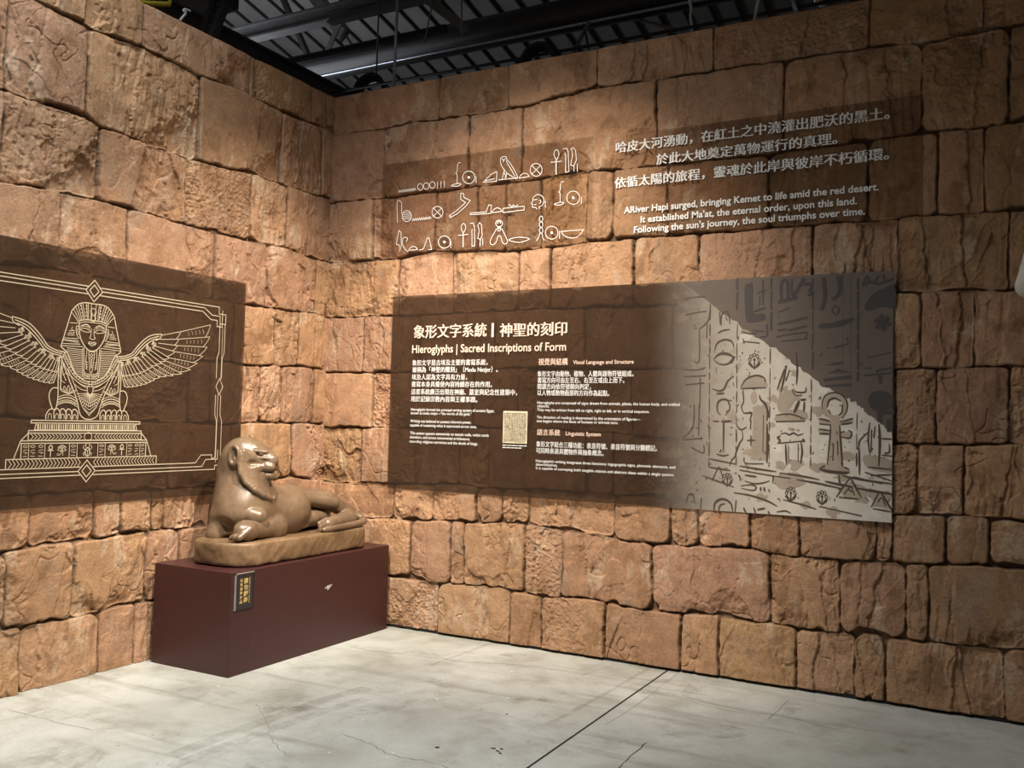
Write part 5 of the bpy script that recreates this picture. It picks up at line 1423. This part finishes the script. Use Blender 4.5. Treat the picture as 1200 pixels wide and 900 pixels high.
def build_lion():
    zt = 0.735
    # base slab with rounded ends and a worn edge
    K = Clay((0.06, -1.60, 0.575), (0.70, -0.12, 0.80), 0.009)
    hx, hy, hz = 0.240, 0.670, 0.072
    cx, cy, cz = 0.404, -0.825, 0.6715
    rr = 0.18
    qx = np.abs(K.X-cx)-hx+rr; qy = np.abs(K.Y-cy)-hy+rr
    d2 = np.sqrt(np.clip(qx, 0, None)**2+np.clip(qy, 0, None)**2)+np.minimum(np.maximum(qx, qy), 0)-rr
    d2 = d2+0.010*np.sin(K.Y*9+K.X*5)*np.cos(K.Y*4.1)+0.10*np.clip(K.Z-0.70, 0, 1)
    dz = np.abs(K.Z-cz)-hz+0.0015*np.sin(K.Y*7.0+1)*np.sin(K.X*11)
    e = 0.011
    K.D = np.sqrt(np.clip(d2+e, 0, None)**2+np.clip(dz+e, 0, None)**2)+np.minimum(np.maximum(d2+e, dz+e), 0)-e
    K.D = np.maximum(K.D, PZ+0.001-K.Z).astype(np.float32)
    K.D = (K.D+0.0035*fbm(K.X*16+K.Z*11, K.Y*16-K.Z*13, 9, 3)*sstep(0.735, 0.70, K.Z)+0.010*sstep(0.63, 0.60, K.Z)*np.clip(perlin(K.X*9, K.Y*9, 12)+0.3, 0, 1)).astype(np.float32)
    K.D = np.maximum(K.D, PZ+0.003-K.Z).astype(np.float32)
    K.skin('statue_base', M_PLINTH, lion, 1)

    K = Clay((0.06, -1.60, 0.70), (0.72, -0.10, 1.42), 0.0058)
    F = np.array([.93, .36, -0.06]); F /= np.linalg.norm(F)
    S = np.array([-F[1], F[0], 0]); S /= np.linalg.norm(S); U = np.cross(F, S)
    FH = (F[0], F[1], 0)
    # trunk
    K.D = K.d_ell((.330, -1.165, 1.12), (.172, .098, .24), FH).astype(np.float32)            # neck and mane
    K.ell((.345, -1.185, .90), (.172, .160, .165), .13, FH)                                    # chest
    K.cone((.365, -1.08, .885), (.35, -.78, .89), .158, .166, .06)                           # barrel
    K.ell((.405, -.86, .865), (.145, .185, .150), .05)                                         # belly on the near side
    K.ell((.31, -.52, .84), (.13, .22, .125), .05)                                           # hindquarters
    # haunch: overhanging thigh with a crisp lower edge
    K.cone((.345, -.80, 1.000), (.445, -.47, .935), .056, .060, .006)
    K.cone((.445, -.47, .935), (.512, -.325, .850), .060, .050, .02)
    K.cone((.42, -.70, .960), (.485, -.45, .915), .044, .046, .006)
    # far hind foot behind, near hind foot in front
    K.chain([(.42, -.50, .820), (.455, -.64, .822), (.468, -.70, .815)], [.055, .052, .046], .012)
    for i in range(4): K.cone((.482, -.695, .853-i*.021), (.494, -.765, .838-i*.020), .0165, .0145, .003)
    K.chain([(.515, -.320, .830), (.555, -.365, .808), (.575, -.53, .798), (.580, -.615, .788)], [.052, .058, .047, .046], .010)
    for i in range(4): K.cone((.578+.012*math.sin(i), -.625, .821-i*.021), (.588+.010*math.sin(i), -.710, .803-i*.020), .0175, .0155, .003)
    # near foreleg: elbow block, forearm, big paw on the base
    K.ell((.445, -1.065, .820), (.100, .140, .100), .010)
    K.ell((.490, -1.035, .80), (.075, .105, .088), .012)
    K.chain([(.495, -1.10, .80), (.515, -1.19, .80), (.528, -1.26, .80)], [.064, .054, .052], .012)
    K.ell((.528, -1.320, .806), (.068, .092, .066), .008)
    for i in range(4):
        x = .474+i*0.034; K.cone((x, -1.335, .830-abs(i-1.4)*.006), (x-.010, -1.412, .774), .0225, .020, .0015)
    # hollow below the chest, then the far foreleg that crosses over the near one
    K.cut_ell((.34, -1.41, .805), (.165, .135, .085), .012)
    K.cone((.265, -1.265, .865), (.260, -1.310, .765), .058, .055, .04)                      # far leg down to the base
    K.cone((.265, -1.290, .890), (.41, -1.275, .893), .046, .046, .025)
    K.cone((.41, -1.275, .893), (.485, -1.225, .893), .047, .046, .010)
    K.cone((.482, -1.228, .892), (.515, -1.205, .880), .054, .056, .002)                     # cuff-like wrist
    K.ell((.530, -1.190, .838), (.042, .052, .056), .003)
    # --- head, turned towards the room
    C0 = np.array([.337, -1.142, 1.237])
    P = lambda f, s, u: tuple(C0+F*f+S*s+U*u)
    K.ell(P(-.010, 0, .008), (.128, .112, .120), .05, F)                                     # skull
    K.cone(P(.045, 0, .048), P(.165, 0, .002), .070, .047, .03)                               # brow to nose
    for sg in (-1, 1):
        K.ell(P(.145, .030*sg, -.040), (.066, .038, .036), .010, F)                          # muzzle pads
        K.ell(P(.055, .066*sg, -.045), (.080, .042, .070), .02, F)                           # cheek
    K.ell(P(.188, 0, -.004), (.028, .036, .026), .008, F)                                     # nose
    K.ell(P(.142, 0, -.096), (.066, .052, .036), .004, F)                                    # chin
    K.ell(P(.060, 0, -.115), (.080, .070, .055), .02, F)                                     # jaw
    # ruff: a raised collar from the ears down to a point under the chin
    for sg in (-1, 1):
        E_ = [P(.030, .120*sg, .05), P(.022, .142*sg, -.03), P(.038, .152*sg, -.085), P(.074, .148*sg, -.138), P(.128, .130*sg, -.182), P(.172, .092*sg, -.215), P(.196, .022*sg, -.242)]
        I_ = [P(.075, .082*sg, .02), P(.085, .085*sg, -.03), P(.095, .084*sg, -.075), P(.112, .074*sg, -.11), P(.125, .058*sg, -.135), P(.135, .036*sg, -.155), P(.14, .008*sg, -.16)]
        for i in range(len(E_)-1):
            K.cone(E_[i], E_[i+1], .0175, .0175, .002)
            for t in (0, .33, .67):
                a = np.array(E_[i])*(1-t)+np.array(E_[i+1])*t; b = np.array(I_[i])*(1-t)+np.array(I_[i+1])*t
                K.cone(a, b, .0175, .026, .006)
        # ear: a rim round a hollow
        ring = [P(-.026+.033*math.cos(t), .130*sg+.012*math.cos(t)*sg, .020+.057*math.sin(t)) for t in [i*math.pi/8 for i in range(16)]]
        K.ell(P(-.026, .110*sg, .018), (.030, .024, .050), .01, F)
        for i in range(16): K.cone(ring[i], ring[(i+1) % 16], .0150, .0150, .002)
        K.cut_ell(P(-.018, .142*sg, .026), (.020, .024, .036), .004, F)
                # eye in a hollow, brow and lid
        K.cut_ell(P(.118, .064*sg, .040), (.026, .022, .017), .010, F)
        K.ell(P(.114, .052*sg, .039), (.018, .015, .012), .002, F)
        K.cone(P(.080, .078*sg, .058), P(.150, .040*sg, .054), .011, .009, .006)
        K.cone(P(.085, .086*sg, .018), P(.165, .044*sg, .014), .010, .009, .005)
        K.cut_cone(P(.115, .074*sg, -.070), P(.205, .018*sg, -.068), .0055, .0050, .003)     # mouth line
        K.cut_cone(P(.085, .118*sg, -.020), P(.145, .075*sg, -.016), .020, .012, .012)       # hollow under the cheekbone
    # weathering
    n = perlin(K.X*14+K.Z*9, K.Y*14-K.Z*7, 5)*0.0016
    K.D = K.D+n.astype(np.float32)
    K.skin('lion_body', M_LION, lion, 1)
    # tail curling round the end of the base
    t = MB()
    P2 = catmull([(.45, -.34, .85), (.49, -.245, .82), (.545, -.195, .795), (.592, -.24, .778), (.612, -.38, .770), (.618, -.54, .766), (.610, -.70, .760)], 6)
    n = len(P2); R = [0.030-0.009*i/(n-1) if i < n-3 else 0.024*(n-i)/4+0.004 for i in range(n)]
    t.tube(P2, R, 14)
    t.build('tail', M_LION, lion, True)
build_lion()

# ------------------------------------------------------------------ pale statue standing at the right edge: its elbow reaches into the frame
M_PALE = bronze_mat('pale_limestone', (0.34, 0.31, 0.26), (0.44, 0.41, 0.35), (0.52, 0.48, 0.42), 0.6, 0.8)
def build_statue():
    e = onR(1196, 341, -1.1)                    # elbow point
    ex, ey, ez = map(float, e)
    sc = 1.18                                   # a little over life size, on a block
    gz = ez-1.08*sc
    root = empty('standing_statue', (ex+0.36, ey, 0.0), 'pale limestone standing statue at the right edge with only its bent elbow in view', 'statue')
    bx = ex+0.36
    m = MB(); m.box((bx-.32, ey-.30, 0.0), (bx+.32, ey+.32, gz), 0, 0.012); m.build('plinth_block', M_MAROON, root)
    K = Clay((bx-.46, ey-.32, gz-0.02), (bx+.46, ey+.36, gz+1.80*sc), 0.016)
    p = lambda x, y, z: (bx+x*sc, ey+y*sc, gz+z*sc)
    K.D = K.d_ell(p(0, .02, 1.22), (.19*sc, .125*sc, .26*sc)).astype(np.float32)
    K.ell(p(0, .02, .95), (.165*sc, .125*sc, .16*sc), .06)
    for s in (-1, 1):
        K.chain([p(.085*s, .02, .92), p(.09*s, .0, .50), p(.09*s, .01, .09)], [.095*sc, .072*sc, .048*sc], .03)
        K.ell(p(.09*s, -.06, .035), (.05*sc, .125*sc, .04*sc), .02)
        K.chain([p(.19*s, .02, 1.40), p(.28*s, .02, 1.10), p(.10*s, -.13, 1.20)], [.062*sc, .044*sc, .034*sc], .012)
        K.ell(p(.06*s, -.145, 1.215), (.055*sc, .03*sc, .04*sc), .01)
        for i in range(4): K.cone(p(.05*s, -.155, 1.24-.02*i), p(-.02*s, -.16, 1.25-.02*i), .011*sc, .009*sc, .004)
    K.cone(p(0, .01, 1.44), p(0, .0, 1.54), .058*sc, .054*sc, .03)
    K.ell(p(0, -.01, 1.63), (.075*sc, .092*sc, .112*sc), .02)
    K.cone(p(0, -.095, 1.635), p(0, -.115, 1.605), .012*sc, .016*sc, .01)
    K.ell(p(0, -.088, 1.57), (.028*sc, .012*sc, .008*sc), .004)
    for s in (-1, 1):
        K.cut_ell(p(.032*s, -.100, 1.645), (.018*sc, .014*sc, .010*sc), .008); K.ell(p(.032*s, -.085, 1.645), (.012*sc, .010*sc, .008*sc), .002)
        K.ell(p(.08*s, .0, 1.63), (.012*sc, .02*sc, .032*sc), .006)
        K.cone(p(.085*s, .03, 1.66), p(.13*s, .0, 1.42), .05*sc, .045*sc, .03)
    K.ell(p(0, .02, 1.68), (.092*sc, .10*sc, .09*sc), .02)
    K.ell(p(0, .02, .78), (.185*sc, .135*sc, .22*sc), .03)                                    # kilt
    K.D = np.maximum(K.D, gz+0.001-K.Z).astype(np.float32)
    K.skin('statue_figure', M_PALE, root, 2)
build_statue()
